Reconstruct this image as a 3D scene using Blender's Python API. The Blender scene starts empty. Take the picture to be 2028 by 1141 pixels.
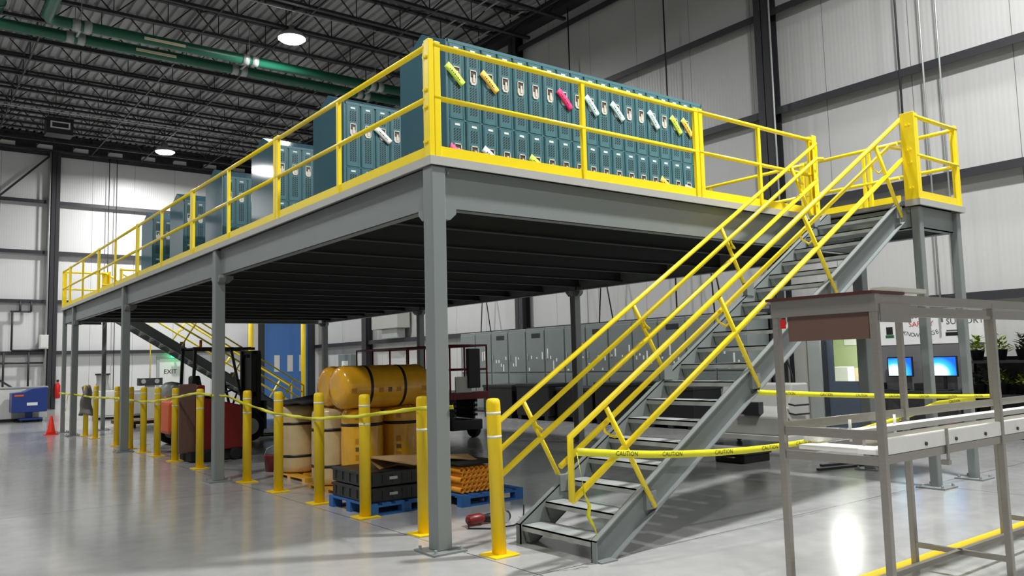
import bpy, math, random
from mathutils import Vector, Matrix
random.seed(7)
PI = math.pi
C = bpy.context.scene.collection
sc = bpy.context.scene
V = Vector

# ------------------------------------------------------------------ materials
def lin(c):
    return tuple((x / 12.92 if x <= .04045 else ((x + .055) / 1.055) ** 2.4) for x in c)
def mat(name, rgb, rough=.5, metal=0., var=.06, scale=6., bump=0., spec=.5, coat=0., stretch=None, emit=None, estr=0.):
    m = bpy.data.materials.new(name); m.use_nodes = True
    nt = m.node_tree; N = nt.nodes; L = nt.links
    b = N['Principled BSDF']
    b.inputs['Roughness'].default_value = rough; b.inputs['Metallic'].default_value = metal
    b.inputs['Specular IOR Level'].default_value = spec
    b.inputs['Coat Weight'].default_value = coat
    tc = N.new('ShaderNodeTexCoord'); no = N.new('ShaderNodeTexNoise'); no.inputs['Scale'].default_value = scale
    no.inputs['Detail'].default_value = 4
    src = tc.outputs['Object']
    if stretch:
        mp = N.new('ShaderNodeMapping'); mp.inputs['Scale'].default_value = stretch
        L.new(src, mp.inputs['Vector']); src = mp.outputs['Vector']
    L.new(src, no.inputs['Vector'])
    mx = N.new('ShaderNodeMix'); mx.data_type = 'RGBA'
    c = lin(rgb)
    mx.inputs[6].default_value = tuple(x * (1 - var) for x in c) + (1,)
    mx.inputs[7].default_value = tuple(min(1, x * (1 + var)) for x in c) + (1,)
    L.new(no.outputs['Fac'], mx.inputs[0]); L.new(mx.outputs[2], b.inputs['Base Color'])
    if bump:
        bp = N.new('ShaderNodeBump'); bp.inputs['Strength'].default_value = bump; bp.inputs['Distance'].default_value = .02
        L.new(no.outputs['Fac'], bp.inputs['Height']); L.new(bp.outputs['Normal'], b.inputs['Normal'])
    if emit:
        b.inputs['Emission Color'].default_value = lin(emit) + (1,); b.inputs['Emission Strength'].default_value = estr
    return m
M = {}
M['yellow'] = mat('safety_yellow_paint', (.98, .875, .11), .33, var=.04)
M['yellow2'] = mat('bollard_yellow_paint', (.96, .82, .07), .38, var=.05, scale=3)
M['steel'] = mat('grey_painted_steel', (.50, .525, .52), .42, var=.05, scale=2)
M['tread'] = mat('tread_steel', (.62, .64, .635), .4, var=.08, scale=5)
M['rim'] = mat('pale_deck_edge', (.70, .70, .68), .4, var=.05)
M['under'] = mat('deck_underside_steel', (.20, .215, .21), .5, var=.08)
M['deck'] = mat('deck_board', (.45, .44, .42), .7)
M['locker'] = mat('teal_locker_enamel', (.26, .395, .45), .07, var=.04, scale=3, spec=.22)
M['lockdoor'] = mat('teal_door_enamel', (.29, .45, .475), .34, var=.04, scale=3)
M['vent'] = mat('dark_vent_hole', (.03, .08, .09), .7)
M['nickel'] = mat('nickel_cup', (.86, .84, .79), .35, metal=.15)
M['cupdark'] = mat('cup_recess', (.30, .27, .24), .4)
M['plate'] = mat('number_plate', (.88, .90, .88), .35)
M['black'] = mat('black_plastic', (.07, .07, .075), .5)
M['rubber'] = mat('rubber', (.06, .06, .06), .8)
M['dark'] = mat('dark_structural_steel', (.18, .18, .195), .5, var=.08)
M['joist'] = mat('dark_joist_paint', (.155, .155, .165), .55)
M['roof'] = mat('grey_roof_deck', (.61, .61, .61), .6, var=.08, scale=1.5)
M['green'] = mat('green_pipe', (.10, .36, .27), .38, var=.1, scale=1)
M['white'] = mat('white_paint', (.86, .86, .84), .4)
M['hang'] = mat('galvanised_hanger', (.66, .68, .67), .4, metal=.3)
M['peach'] = mat('faded_label', (.95, .88, .74), .6)
M['door'] = mat('slate_door_paint', (.28, .32, .37), .4)
M['doorframe'] = mat('dark_door_frame', (.17, .19, .21), .45)
M['blue'] = mat('blue_door', (.28, .47, .74), .45)
M['bluecart'] = mat('blue_cart', (.13, .23, .50), .4)
M['red'] = mat('dark_red_paint', (.45, .09, .08), .4, var=.12)
M['redb'] = mat('bright_red', (.80, .10, .10), .35)
M['orange'] = mat('orange_paint', (.86, .36, .14), .4)
M['cone'] = mat('cone_orange', (.98, .22, .12), .5)
M['wrapy'] = mat('yellow_wrap', (.92, .68, .15), .22, var=.18, scale=5, bump=.25, coat=.5)
M['wrapw'] = mat('cloudy_wrap', (.80, .72, .54), .25, var=.12, scale=9, bump=.4, coat=.4)
M['print'] = mat('faded_print', (.76, .52, .12), .4)
M['emblem'] = mat('faded_emblem', (.42, .34, .20), .4)
M['strap'] = mat('strap_black', (.10, .09, .08), .4)
M['card'] = mat('cardboard', (.66, .53, .36), .7)
M['crate'] = mat('charcoal_plastic', (.13, .135, .145), .45)
M['pblue'] = mat('blue_pallet', (.18, .40, .66), .6, var=.2, scale=12)
M['mesh'] = mat('orange_mesh', (.92, .61, .10), .5, var=.15)
M['tape'] = mat('caution_tape', (.90, .88, .12), .4)
M['ink'] = mat('ink', (.05, .05, .04), .5)
M['stain'] = mat('stainless', (.64, .625, .59), .3, metal=.75, var=.08, stretch=(1, 1, 12), scale=8)
M['burg'] = mat('burgundy_sheet', (.28, .12, .11), .45)
M['brown'] = mat('brown_panel', (.40, .30, .26), .4)
M['belt'] = mat('white_plastic_rail', (.93, .93, .90), .35)
M['cream'] = mat('cream_tray', (.80, .79, .74), .45)
M['switch'] = mat('switchgear_grey', (.46, .49, .485), .38, var=.05)
M['machine'] = mat('grey_machine', (.66, .66, .64), .45)
M['tape2'] = mat('reflective_band', (.90, .90, .84), .3)
M['sign'] = mat('white_sign', (.86, .86, .86), .5)
M['signred'] = mat('red_letter', (.72, .22, .16), .5)
M['signgrey'] = mat('grey_letter', (.30, .30, .32), .5)
M['signyel'] = mat('yellow_letter', (.85, .74, .15), .5)
M['signgrn'] = mat('green_letter', (.10, .35, .18), .5)
M['greywall'] = mat('grey_wallboard', (.40, .40, .41), .5)
M['leaf'] = mat('leaf', (.48, .56, .16), .5, var=.35, scale=8)
M['leaf2'] = mat('dark_leaf', (.13, .19, .09), .5, var=.3, scale=8)
M['limeroom'] = mat('lime_wall', (.68, .73, .56), .6)
M['copper'] = mat('brown_planks', (.42, .24, .17), .6)
M['jacket'] = mat('grey_cloth', (.46, .45, .43), .8, bump=.3)
M['exit'] = mat('exit_green', (.1, .75, .45), .4, emit=(.15, .95, .55), estr=4)
M['lens'] = mat('lamp_lens', (.95, .95, .95), .4, emit=(1, 1, .98), estr=22)
M['tube'] = mat('tube_lamp', (.95, .95, .95), .4, emit=(1, 1, .97), estr=30)
for nm, c in dict(lime=(.80, .95, .30), gold=(.97, .78, .30), pink=(.93, .16, .42), ice=(.82, .95, .95), paper=(.92, .92, .90), rose=(.90, .25, .50)).items():
    M['tag_' + nm] = mat('tag_' + nm, c, .6, var=.03)
def nodemat(name):
    m = bpy.data.materials.new(name); m.use_nodes = True
    return m, m.node_tree.nodes, m.node_tree.links, m.node_tree.nodes['Principled BSDF']
def mth(N, L, op, a, b=None):
    n = N.new('ShaderNodeMath'); n.operation = op
    for i, x in enumerate((a, b)):
        if x is None: continue
        if isinstance(x, (int, float)): n.inputs[i].default_value = x
        else: L.new(x, n.inputs[i])
    return n.outputs[0]
def floor_mat():
    m, N, L, b = nodemat('polished_concrete')
    g = N.new('ShaderNodeNewGeometry'); sep = N.new('ShaderNodeSeparateXYZ'); L.new(g.outputs['Position'], sep.inputs[0])
    n1 = N.new('ShaderNodeTexNoise'); n1.inputs['Scale'].default_value = .55; n1.inputs['Detail'].default_value = 6; L.new(g.outputs['Position'], n1.inputs['Vector'])
    n2 = N.new('ShaderNodeTexNoise'); n2.inputs['Scale'].default_value = 5; n2.inputs['Detail'].default_value = 8; L.new(g.outputs['Position'], n2.inputs['Vector'])
    f = mth(N, L, 'ADD', mth(N, L, 'MULTIPLY', n1.outputs['Fac'], .6), mth(N, L, 'MULTIPLY', n2.outputs['Fac'], .4))
    cr = N.new('ShaderNodeValToRGB'); cr.color_ramp.elements[0].position = .3; cr.color_ramp.elements[1].position = .7
    cr.color_ramp.elements[0].color = lin((.60, .605, .60)) + (1,); cr.color_ramp.elements[1].color = lin((.69, .69, .685)) + (1,)
    L.new(f, cr.inputs[0])
    def line(axis, c, per, w):
        x = mth(N, L, 'ADD', sep.outputs[axis], -c + 600 * per)
        fr = mth(N, L, 'MODULO', x, per)
        return mth(N, L, 'LESS_THAN', fr, w)
    ln = mth(N, L, 'MAXIMUM', line(1, -1.10, 6.1, .012), line(0, .22, 6.1, .012))
    mx = N.new('ShaderNodeMix'); mx.data_type = 'RGBA'; mx.inputs[7].default_value = lin((.28, .28, .27)) + (1,)
    L.new(ln, mx.inputs[0]); L.new(cr.outputs[0], mx.inputs[6]); L.new(mx.outputs[2], b.inputs['Base Color'])
    r = mth(N, L, 'ADD', mth(N, L, 'MULTIPLY', f, .15), .085); L.new(r, b.inputs['Roughness'])
    b.inputs['Specular IOR Level'].default_value = .5
    bp = N.new('ShaderNodeBump'); bp.inputs['Strength'].default_value = .05; bp.inputs['Distance'].default_value = .02
    L.new(n2.outputs['Fac'], bp.inputs['Height']); L.new(bp.outputs['Normal'], b.inputs['Normal'])
    return m
def wall_mat(name, axis, period, k=1.):
    m, N, L, b = nodemat(name)
    g = N.new('ShaderNodeNewGeometry'); sep = N.new('ShaderNodeSeparateXYZ'); L.new(g.outputs['Position'], sep.inputs[0])
    x = mth(N, L, 'MODULO', mth(N, L, 'ADD', sep.outputs[axis], 900 * period), period)
    seam = mth(N, L, 'LESS_THAN', x, .014)
    rib = mth(N, L, 'SINE', mth(N, L, 'MULTIPLY', sep.outputs[axis], 2 * PI / .1))
    no = N.new('ShaderNodeTexNoise'); no.inputs['Scale'].default_value = .5; L.new(g.outputs['Position'], no.inputs['Vector'])
    mx0 = N.new('ShaderNodeMix'); mx0.data_type = 'RGBA'
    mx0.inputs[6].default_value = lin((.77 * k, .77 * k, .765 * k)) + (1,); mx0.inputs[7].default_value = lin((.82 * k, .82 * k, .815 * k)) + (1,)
    L.new(no.outputs['Fac'], mx0.inputs[0])
    mx = N.new('ShaderNodeMix'); mx.data_type = 'RGBA'; mx.inputs[7].default_value = lin((.45, .45, .45)) + (1,)
    L.new(seam, mx.inputs[0]); L.new(mx0.outputs[2], mx.inputs[6]); L.new(mx.outputs[2], b.inputs['Base Color'])
    b.inputs['Roughness'].default_value = .36
    bp = N.new('ShaderNodeBump'); bp.inputs['Strength'].default_value = .12; bp.inputs['Distance'].default_value = .006
    L.new(rib, bp.inputs['Height']); L.new(bp.outputs['Normal'], b.inputs['Normal'])
    return m
def screen_mat():
    m, N, L, b = nodemat('screen')
    tc = N.new('ShaderNodeTexCoord'); gr = N.new('ShaderNodeTexGradient'); gr.gradient_type = 'SPHERICAL'
    mp = N.new('ShaderNodeMapping'); mp.inputs['Location'].default_value = (0, -.3, -.9); mp.inputs['Scale'].default_value = (0, 2.6, 2.8)
    L.new(tc.outputs['Object'], mp.inputs['Vector']); L.new(mp.outputs['Vector'], gr.inputs['Vector'])
    cr = N.new('ShaderNodeValToRGB'); e = cr.color_ramp.elements
    e[0].color = lin((.05, .35, .85)) + (1,); e[1].color = lin((.85, 1, 1)) + (1,); e[1].position = .6
    k = e.new(.35); k.color = lin((.2, .7, .95)) + (1,)
    L.new(gr.outputs['Fac'], cr.inputs[0]); L.new(cr.outputs[0], b.inputs['Emission Color']); b.inputs['Emission Strength'].default_value = 1.5
    b.inputs['Base Color'].default_value = (.01, .02, .03, 1); b.inputs['Roughness'].default_value = .2
    return m
def glass_mat():
    m, N, L, b = nodemat('clear_glass')
    b.inputs['Base Color'].default_value = (.95, 1, .97, 1); b.inputs['Roughness'].default_value = .02
    b.inputs['Transmission Weight'].default_value = 1; b.inputs['IOR'].default_value = 1.1
    return m
M['floor'] = floor_mat(); M['wallr'] = wall_mat('white_wall_panel_dim', 1, 1.95, .93); M['wallb'] = wall_mat('white_wall_panel_lit', 0, 1.95, 1.06)  # one panel white, light baked in: right wall darkened, back wall lifted
M['screen'] = screen_mat(); M['glass'] = glass_mat()

# ------------------------------------------------------------------ mesh builder
ORG = {}
class MB:
    def __init__(s): s.v = []; s.f = []; s.sm = []
    def add(s, vs, fs, smooth=False):
        o = len(s.v); s.v += [V(a) for a in vs]
        for f in fs: s.f.append([o + i for i in f]); s.sm.append(smooth)
        return s
    def box(s, x0, y0, z0, x1, y1, z1):
        return s.add([(x, y, z) for z in (z0, z1) for y in (y0, y1) for x in (x0, x1)],
                     [(0, 2, 3, 1), (4, 5, 7, 6), (0, 1, 5, 4), (2, 6, 7, 3), (0, 4, 6, 2), (1, 3, 7, 5)])
    def obb(s, c, a, b, d):
        c, a, b, d = V(c), V(a), V(b), V(d)
        return s.add([c + i * a + j * b + k * d for k in (-1, 1) for j in (-1, 1) for i in (-1, 1)],
                     [(0, 2, 3, 1), (4, 5, 7, 6), (0, 1, 5, 4), (2, 6, 7, 3), (0, 4, 6, 2), (1, 3, 7, 5)])
    def bar(s, p, q, w, h, up=(0, 0, 1)):
        p, q = V(p), V(q); d = q - p; a = d.normalized(); side = a.cross(V(up))
        if side.length < 1e-4: side = a.cross(V((0, 1, 0)))
        side.normalize(); u = side.cross(a)
        return s.obb((p + q) / 2, d / 2, side * w / 2, u * h / 2)
    def path(s, pts, r, n=10, caps=True):
        pts = [V(p) for p in pts]; ref = None; rings = []; o = len(s.v)
        for i, p in enumerate(pts):
            t = ((pts[i] - pts[i - 1]).normalized() if i else V((0, 0, 0))) + ((pts[i + 1] - p).normalized() if i + 1 < len(pts) else V((0, 0, 0)))
            t.normalize()
            if ref is None:
                ref = t.cross(V((0, 0, 1)))
                if ref.length < 1e-3: ref = t.cross(V((0, 1, 0)))
            a = (ref - t * ref.dot(t)).normalized(); ref = a; b = t.cross(a)
            k = 1.
            if 0 < i < len(pts) - 1:
                cs = (pts[i] - pts[i - 1]).normalized().dot(t); k = 1 / max(cs, .5)
            rr = r[i] if isinstance(r, (list, tuple)) else r
            for j in range(n):
                an = 2 * PI * j / n; s.v.append(p + (a * math.cos(an) + b * math.sin(an)) * rr)
        for i in range(len(pts) - 1):
            for j in range(n):
                A = o + i * n + j; B = o + i * n + (j + 1) % n
                s.f.append([A, B, B + n, A + n]); s.sm.append(True)
        if caps:
            s.f.append([o + j for j in reversed(range(n))]); s.sm.append(False)
            e = o + (len(pts) - 1) * n; s.f.append([e + j for j in range(n)]); s.sm.append(False)
        return s
    def tube(s, p, q, r, n=10): return s.path([p, q], r, n)
    def lathe(s, c, prof, n=20, axis='z', smooth=True):
        c = V(c); o = len(s.v)
        for (r, z) in prof:
            for j in range(n):
                a = 2 * PI * j / n; x, y = r * math.cos(a), r * math.sin(a)
                s.v.append(c + (V((x, y, z)) if axis == 'z' else V((z, x, y)) if axis == 'x' else V((y, z, x))))
        for i in range(len(prof) - 1):
            for j in range(n):
                A = o + i * n + j; B = o + i * n + (j + 1) % n; s.f.append([A, B, B + n, A + n]); s.sm.append(smooth)
        s.f.append([o + j for j in reversed(range(n))]); s.sm.append(False)
        e = o + (len(prof) - 1) * n; s.f.append([e + j for j in range(n)]); s.sm.append(False)
        return s
    def prism(s, poly, ex):
        n = len(poly); ex = V(ex); p = [V(a) for a in poly]
        return s.add(p + [a + ex for a in p], [list(reversed(range(n))), list(range(n, 2 * n))] + [[i, (i + 1) % n, n + (i + 1) % n, n + i] for i in range(n)])
    def grid(s, fn, nu, nv, smooth=True):
        o = len(s.v)
        for i in range(nu + 1):
            for j in range(nv + 1): s.v.append(V(fn(i / nu, j / nv)))
        for i in range(nu):
            for j in range(nv):
                A = o + i * (nv + 1) + j; s.f.append([A, A + 1, A + nv + 2, A + nv + 1]); s.sm.append(smooth)
        return s
    def text(s, txt, size, org, xd, yd, align='CENTER', depth=.002, font_shear=0):
        cu = bpy.data.curves.new('t', 'FONT'); cu.body = txt; cu.size = size; cu.align_x = align; cu.align_y = 'CENTER'; cu.resolution_u = 2
        ob = bpy.data.objects.new('t', cu); C.objects.link(ob); bpy.context.view_layer.update()
        me = bpy.data.meshes.new_from_object(ob.evaluated_get(bpy.context.evaluated_depsgraph_get()))
        xd, yd, org = V(xd).normalized(), V(yd).normalized(), V(org); zd = xd.cross(yd)
        o = len(s.v)
        for v in me.vertices: s.v.append(org + xd * v.co.x + yd * v.co.y + zd * depth)
        for p in me.polygons: s.f.append([o + i for i in p.vertices]); s.sm.append(False)
        bpy.data.objects.remove(ob); bpy.data.meshes.remove(me); bpy.data.curves.remove(cu)
        return s
    def build(s, name, m, parent=None, org=None, bevel=0, solid=0):
        if parent is not None: off = ORG[parent.as_pointer()]
        elif org is not None: off = V(org)
        else:
            xs = [v.x for v in s.v]; ys = [v.y for v in s.v]; zs = [v.z for v in s.v]
            off = V(((min(xs) + max(xs)) / 2, (min(ys) + max(ys)) / 2, min(zs)))
        me = bpy.data.meshes.new(name); me.from_pydata([tuple(v - off) for v in s.v], [], s.f)
        me.polygons.foreach_set('use_smooth', s.sm); me.materials.append(M[m] if isinstance(m, str) else m); me.update()
        o = bpy.data.objects.new(name, me); C.objects.link(o)
        if parent is not None: o.parent = parent
        else: o.location = off
        ORG[o.as_pointer()] = off
        if bevel:
            b = o.modifiers.new('bevel', 'BEVEL'); b.width = bevel; b.segments = 2; b.limit_method = 'ANGLE'; b.angle_limit = .7
        if solid:
            b = o.modifiers.new('solid', 'SOLIDIFY'); b.thickness = solid; b.offset = 0
        return o
def each(mb, name, m, parent, bevel=0):
    n = len(mb.v); p = list(range(n))
    def f(a):
        while p[a] != a: p[a] = p[p[a]]; a = p[a]
        return a
    for fc in mb.f:
        for i in fc[1:]: p[f(i)] = f(fc[0])
    g = {}
    for i in range(n): g.setdefault(f(i), []).append(i)
    out = []
    for ids in g.values():
        q = MB(); mp = {a: j for j, a in enumerate(ids)}; q.v = [mb.v[a] for a in ids]
        for fc, sm in zip(mb.f, mb.sm):
            if fc[0] in mp: q.f.append([mp[a] for a in fc]); q.sm.append(sm)
        out.append(q.build(name, m, parent, bevel=bevel))
    return out
def tag(o, label, cat, group=None, kind=None):
    o['label'] = label; o['category'] = cat
    if group: o['group'] = group
    if kind: o['kind'] = kind
    return o
def thing(name, label, cat, loc=(0, 0, 0), group=None):
    o = bpy.data.objects.new(name, None); C.objects.link(o); o.location = loc; o.empty_display_size = .2
    ORG[o.as_pointer()] = V(loc); tag(o, label, cat, group); return o
def struct(o): o['kind'] = 'structure'; return o
def root_struct(name, loc=(0, 0, 0)):
    o = bpy.data.objects.new(name, None); C.objects.link(o); o.location = loc; ORG[o.as_pointer()] = V(loc); return struct(o)
def dup(root, loc, label=None, rot=None):
    def rec(o, par):
        c = o.copy(); C.objects.link(c)
        if par is not None: c.parent = par
        ORG[c.as_pointer()] = V(loc)
        for ch in list(kids.get(o, [])): rec(ch, c)
        return c
    kids = {}
    st = [root]
    while st:
        a = st.pop(); kids[a] = list(a.children); st += kids[a]
    r = rec(root, None); r.location = loc
    if label: r['label'] = label
    if rot is not None: r.rotation_euler = rot
    return r
def add_light(name, kind, loc, power, parent=None, size=.5, col=(1, 1, 1), rot=(0, 0, 0), spread=PI):
    l = bpy.data.lights.new(name, kind); l.energy = power; l.color = col
    if kind == 'AREA': l.shape = 'DISK'; l.size = size; l.spread = spread
    else: l.shadow_soft_size = size
    o = bpy.data.objects.new(name, l); C.objects.link(o); o.rotation_euler = rot
    if parent is not None: o.parent = parent; o.location = V(loc) - ORG[parent.as_pointer()]
    else: o.location = loc
    return o

H = 3.49
XD, YD = 7.33, 18.8
# ------------------------------------------------------------------ camera
yaw, pit, rol = math.radians(37.37888), math.radians(5.25358), math.radians(-1.50777)
fw = V((math.sin(yaw) * math.cos(pit), math.cos(yaw) * math.cos(pit), math.sin(pit)))
rt = V((math.cos(yaw), -math.sin(yaw), 0)); up = rt.cross(fw)
r2 = rt * math.cos(rol) + up * math.sin(rol); u2 = -rt * math.sin(rol) + up * math.cos(rol)
cd = bpy.data.cameras.new('camera'); cam = bpy.data.objects.new('camera', cd); C.objects.link(cam)
cam.matrix_world = Matrix(((r2.x, u2.x, -fw.x, -3.77005), (r2.y, u2.y, -fw.y, -6.08342), (r2.z, u2.z, -fw.z, 1.62174), (0, 0, 0, 1)))
cd.sensor_width = 36; cd.lens = 1608.028 / 2028 * 36; cd.clip_start = .05; cd.clip_end = 300
sc.camera = cam

# ------------------------------------------------------------------ setting
XR, YB, XL, YF, ZR = 13.1, 38.2, -20., -22., 13.15
struct(MB().box(XL, YF, -.2, 19, YB + .3, 0).build('floor', 'floor', org=(0, 0, 0)))
fl = MB().box(1.3, -2.83, .001, 13, -2.73, .004).build('trim_1', 'yellow2'); struct(fl)
# right wall with an office doorway
wr = MB()
DY0, DY1, DZ = 3.36, 4.36, 2.22
wr.box(XR, YF, 0, XR + .18, DY0, ZR).box(XR, DY1, 0, XR + .18, YB, ZR).box(XR, DY0, DZ, XR + .18, DY1, ZR)
wall_right = struct(wr.build('wall_right', 'wallr', org=(XR, 0, 0)))
wall_back = struct(MB().box(XL, YB, 0, XR, YB + .2, ZR).build('wall_back', 'wallb', org=(0, YB, 0)))
struct(MB().box(XL - .2, YF, 0, XL, YB, ZR).build('wall_left', 'wallr', org=(XL, 0, 0)))
struct(MB().box(XL, YF - .2, 0, XR, YF, ZR).build('wall_front', 'wallb', org=(0, YF, 0)))
def hcol(mb, x, y, z1, fx, w=.36, d=.34):       # wide-flange column, flanges facing +-x if fx else +-y
    if fx: mb.box(x - d / 2, y - w / 2, 0, x - d / 2 + .025, y + w / 2, z1).box(x + d / 2 - .025, y - w / 2, 0, x + d / 2, y + w / 2, z1).box(x - d / 2, y - .01, 0, x + d / 2, y + .01, z1)
    else: mb.box(x - w / 2, y - d / 2, 0, x + w / 2, y - d / 2 + .025, z1).box(x - w / 2, y + d / 2 - .025, 0, x + w / 2, y + d / 2, z1).box(x - .01, y - d / 2, 0, x + .01, y + d / 2, z1)
    return mb
for y in (-4.8, 5.3, 15.2, 26.4, 37.6): hcol(MB(), XR - .19, y, ZR - .1, True, .40).build('steel_column', 'dark', wall_right)
for x in (-8., 2.25): hcol(MB(), x, YB - .2, ZR - .1, False).build('steel_column', 'dark', wall_back)
for z in (2.72, 5.15, 7.5, 9.95, 12.3):
    MB().box(XR - .24, YF, z, XR, YB, z + .03).box(XR - .26, YF, z - .14, XR - .24, YB, z + .03).build('girt', 'dark', wall_right)
    MB().box(XL, YB - .24, z, XR, YB, z + .03).box(XL, YB - .26, z - .14, XR, YB - .24, z + .03).build('girt', 'dark', wall_back)
for y in (12.4, 8.45, 2.08): MB().tube((XR - .25, y, 2.8 if y > 5 else 5.2), (XR - .25, y, ZR), .022, 6).build('sag_rod', 'dark', wall_right)
for y in (1.58, 1.25): MB().tube((XR - .28, y, 2.2), (XR - .28, y, ZR), .02, 6).build('conduit', 'hang', wall_right)
MB().tube((XR - .42, 5.02, .5), (XR - .42, 5.02, ZR), .022, 6).build('conduit', 'hang', wall_right)
for y0, y1 in ((10.6, 11.0), (11.2, 11.0), (16.6, 17.0), (17.2, 17.0), (7.0, 7.1), (6.7, 7.1)):
    MB().tube((12.6, y0, 2.65), (12.6, y1, 4.6), .02, 6).build('conduit', 'black', wall_right)
for a, b in (((-7.9, 2.8), (-3.2, 5.1)), ((-.1, 9.95), (2.1, 12.3)), ((-1.6, 2.7), (1.9, .2))):
    MB().bar((a[0], YB - .3, a[1]), (b[0], YB - .3, b[1]), .09, .09).build('brace', 'dark', wall_back)
pl = MB()
for a, b in (((.52, 4.6), (1.35, 4.6)), ((.6, 2.78), (1.9, 2.78)), ((.6, 2.78), (.6, 4.6)), ((.9, 4.6), (.9, 5.1)), ((1.35, 4.6), (1.35, 5.1)), ((.3, 1.0), (.3, 2.7)), ((1.3, 1.0), (1.3, 2.7)), ((-1, 2.2), (1.9, 2.2))):
    pl.tube((a[0], YB - .3, a[1]), (b[0], YB - .3, b[1]), .045, 8)
pl.build('pipework', 'dark', wall_back)
MB().path([(1.98, YB - .42, 0), (1.98, YB - .42, 7), (1.98, YB - .42, ZR)], .04, 8).build('downpipe', 'hang', wall_back)
for x in (4.6, 4.95, 10.0): MB().tube((x, YB - .27, 0), (x, YB - .27, ZR), .02, 6).build('sag_rod', 'dark', wall_back)
# eave trim of the back wall with the pale panel gaps showing between joist seats
struct(MB().box(XL, YB - .5, 12.42, XR, YB - .06, ZR).build('trim_2', 'joist'))
k = 3
for i in range(-4, 8):
    x = .15 + i * 1.55
    struct(MB().box(x - .33, YB - .56, 12.42, x + .33, YB - .5, 12.62).build('trim_%d' % k, 'white')); k += 1
struct(MB().box(XR - .5, YF, 12.75, XR - .02, YB - .5, ZR).build('trim_%d' % k, 'joist')); k += 1
# roof: ribbed deck on open-web joists
rf = MB(); n = int((XR - XL) / .3)
prof = []
for i in range(n):
    x = XL + i * .3
    prof += [(x, 0), (x + .17, 0), (x + .2, .085), (x + .27, .085)]
prof.append((XL + n * .3, 0))
o0 = len(rf.v)
for (x, z) in prof: rf.v.append(V((x, YF, ZR + z))); rf.v.append(V((x, YB, ZR + z)))
for i in range(len(prof) - 1): rf.f.append([2 * i, 2 * i + 1, 2 * i + 3, 2 * i + 2]); rf.sm.append(False)
ceil = struct(rf.build('ceiling', 'roof', org=(0, 0, ZR)))
struct(MB().box(XL, YF, ZR + .2, XR + .2, YB + .2, ZR + .3).build('ceiling.001', 'roof'))
jm = MB(); zb, zt = 12.3, 13.1; x0, x1 = -13.5, 12.7
jm.box(x0, -.07, zt - .08, x1, .07, zt).box(x0, -.065, zb, x1, .065, zb + .085)
npan = 17; pw = (x1 - x0) / npan
for i in range(npan):
    a = x0 + i * pw; m_ = a + pw / 2; b = a + pw
    jm.bar((a, 0, zt), (m_, 0, zb), .035, .035).bar((m_, 0, zb), (b, 0, zt), .035, .035).bar((m_, 0, zb), (m_, 0, zt), .025, .025)
j0 = jm.build('roof_joist', 'joist', ceil)
off = ORG[j0.as_pointer()]
ys = [15.98 + 1.8 * i for i in range(-18, 13)]
for i, y in enumerate(ys):
    o = j0 if i == 0 else j0.copy()
    if i: C.objects.link(o); o.parent = ceil
    o.location = (0, y, 0)
for x in (-3.2, -.4, 3.7, 6.0, 9.0, 11.6):
    br = MB().bar((x, YF, zb + .03), (x, YB - .5, zb + .03), .05, .05).bar((x, YF, zt - .1), (x, YB - .5, zt - .1), .05, .05)
    for a, b in zip(ys[:-1], ys[1:]): br.bar((x, a, zb + .05), (x, b, zt - .1), .03, .03)
    br.build('bridging', 'joist', ceil)
for x, z in ((10.6, 12.9), (10.9, 12.85), (11.9, 12.8)): MB().tube((x, YF, z), (x, YB - .6, z), .03, 6).build('conduit', 'hang', ceil)
MB().tube((-8, 16.2, 12.2), (9, 16.2, 12.2), .02, 6).build('conduit', 'hang', ceil)
MB().tube((-8, 30.2, 12.15), (9, 30.2, 12.15), .025, 6).build('conduit', 'hang', ceil)

# partition with the blue industrial door (far corner)
struct(MB().box(9.7, 32, 0, 10.15, 32.25, 6).box(12.75, 32, 0, XR, 32.25, 6).box(10.15, 32, 4.6, 12.75, 32.25, 6).build('wall_partition', 'wallb', org=(10, 32, 0)))
d2 = root_struct('door_2', (11.4, 32, 0))
MB().box(10.35, 32.02, 0, 12.55, 32.1, 4.4).build('door_panel', 'blue', d2)
MB().box(10.05, 31.95, 0, 10.35, 32.2, 4.6).box(12.55, 31.95, 0, 12.9, 32.2, 4.6).box(10.05, 31.95, 4.4, 12.9, 32.2, 4.6).build('door_frame', 'doorframe', d2)
for x in (10.84, 11.5, 12.1): MB().box(x, 31.99, 1.48, x + .27, 32.02, 2.27).build('window_pane', 'white', d2)
# exit door in the back wall
d3 = root_struct('door_3', (7.65, YB, 0))
MB().box(7.15, YB - .05, 0, 8.2, YB - .002, 2.3).build('door_panel', 'white', d3)
MB().box(7.0, YB - .1, 0, 7.15, YB - .002, 2.42).box(8.2, YB - .1, 0, 8.35, YB - .002, 2.42).box(7.15, YB - .1, 2.3, 8.2, YB - .002, 2.42).build('door_frame', 'hang', d3)
MB().text('EXIT', .32, (7.68, YB - .06, 1.62), (1, 0, 0), (0, 0, 1)).build('door_lettering', 'ink', d3)
ex = thing('exit_sign', 'green lit exit sign above the white door in the far wall', 'sign', (7.86, YB - .4, 2.34))
MB().box(7.62, YB - .46, 2.34, 8.1, YB - .36, 2.6).build('housing', 'exit', ex)
MB().text('EXIT', .2, (7.86, YB - .462, 2.47), (1, 0, 0), (0, 0, 1)).build('lettering', 'white', ex)
MB().box(7.8, YB - .36, 2.44, 7.9, YB - .102, 2.5).build('bracket', 'hang', ex)
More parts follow.
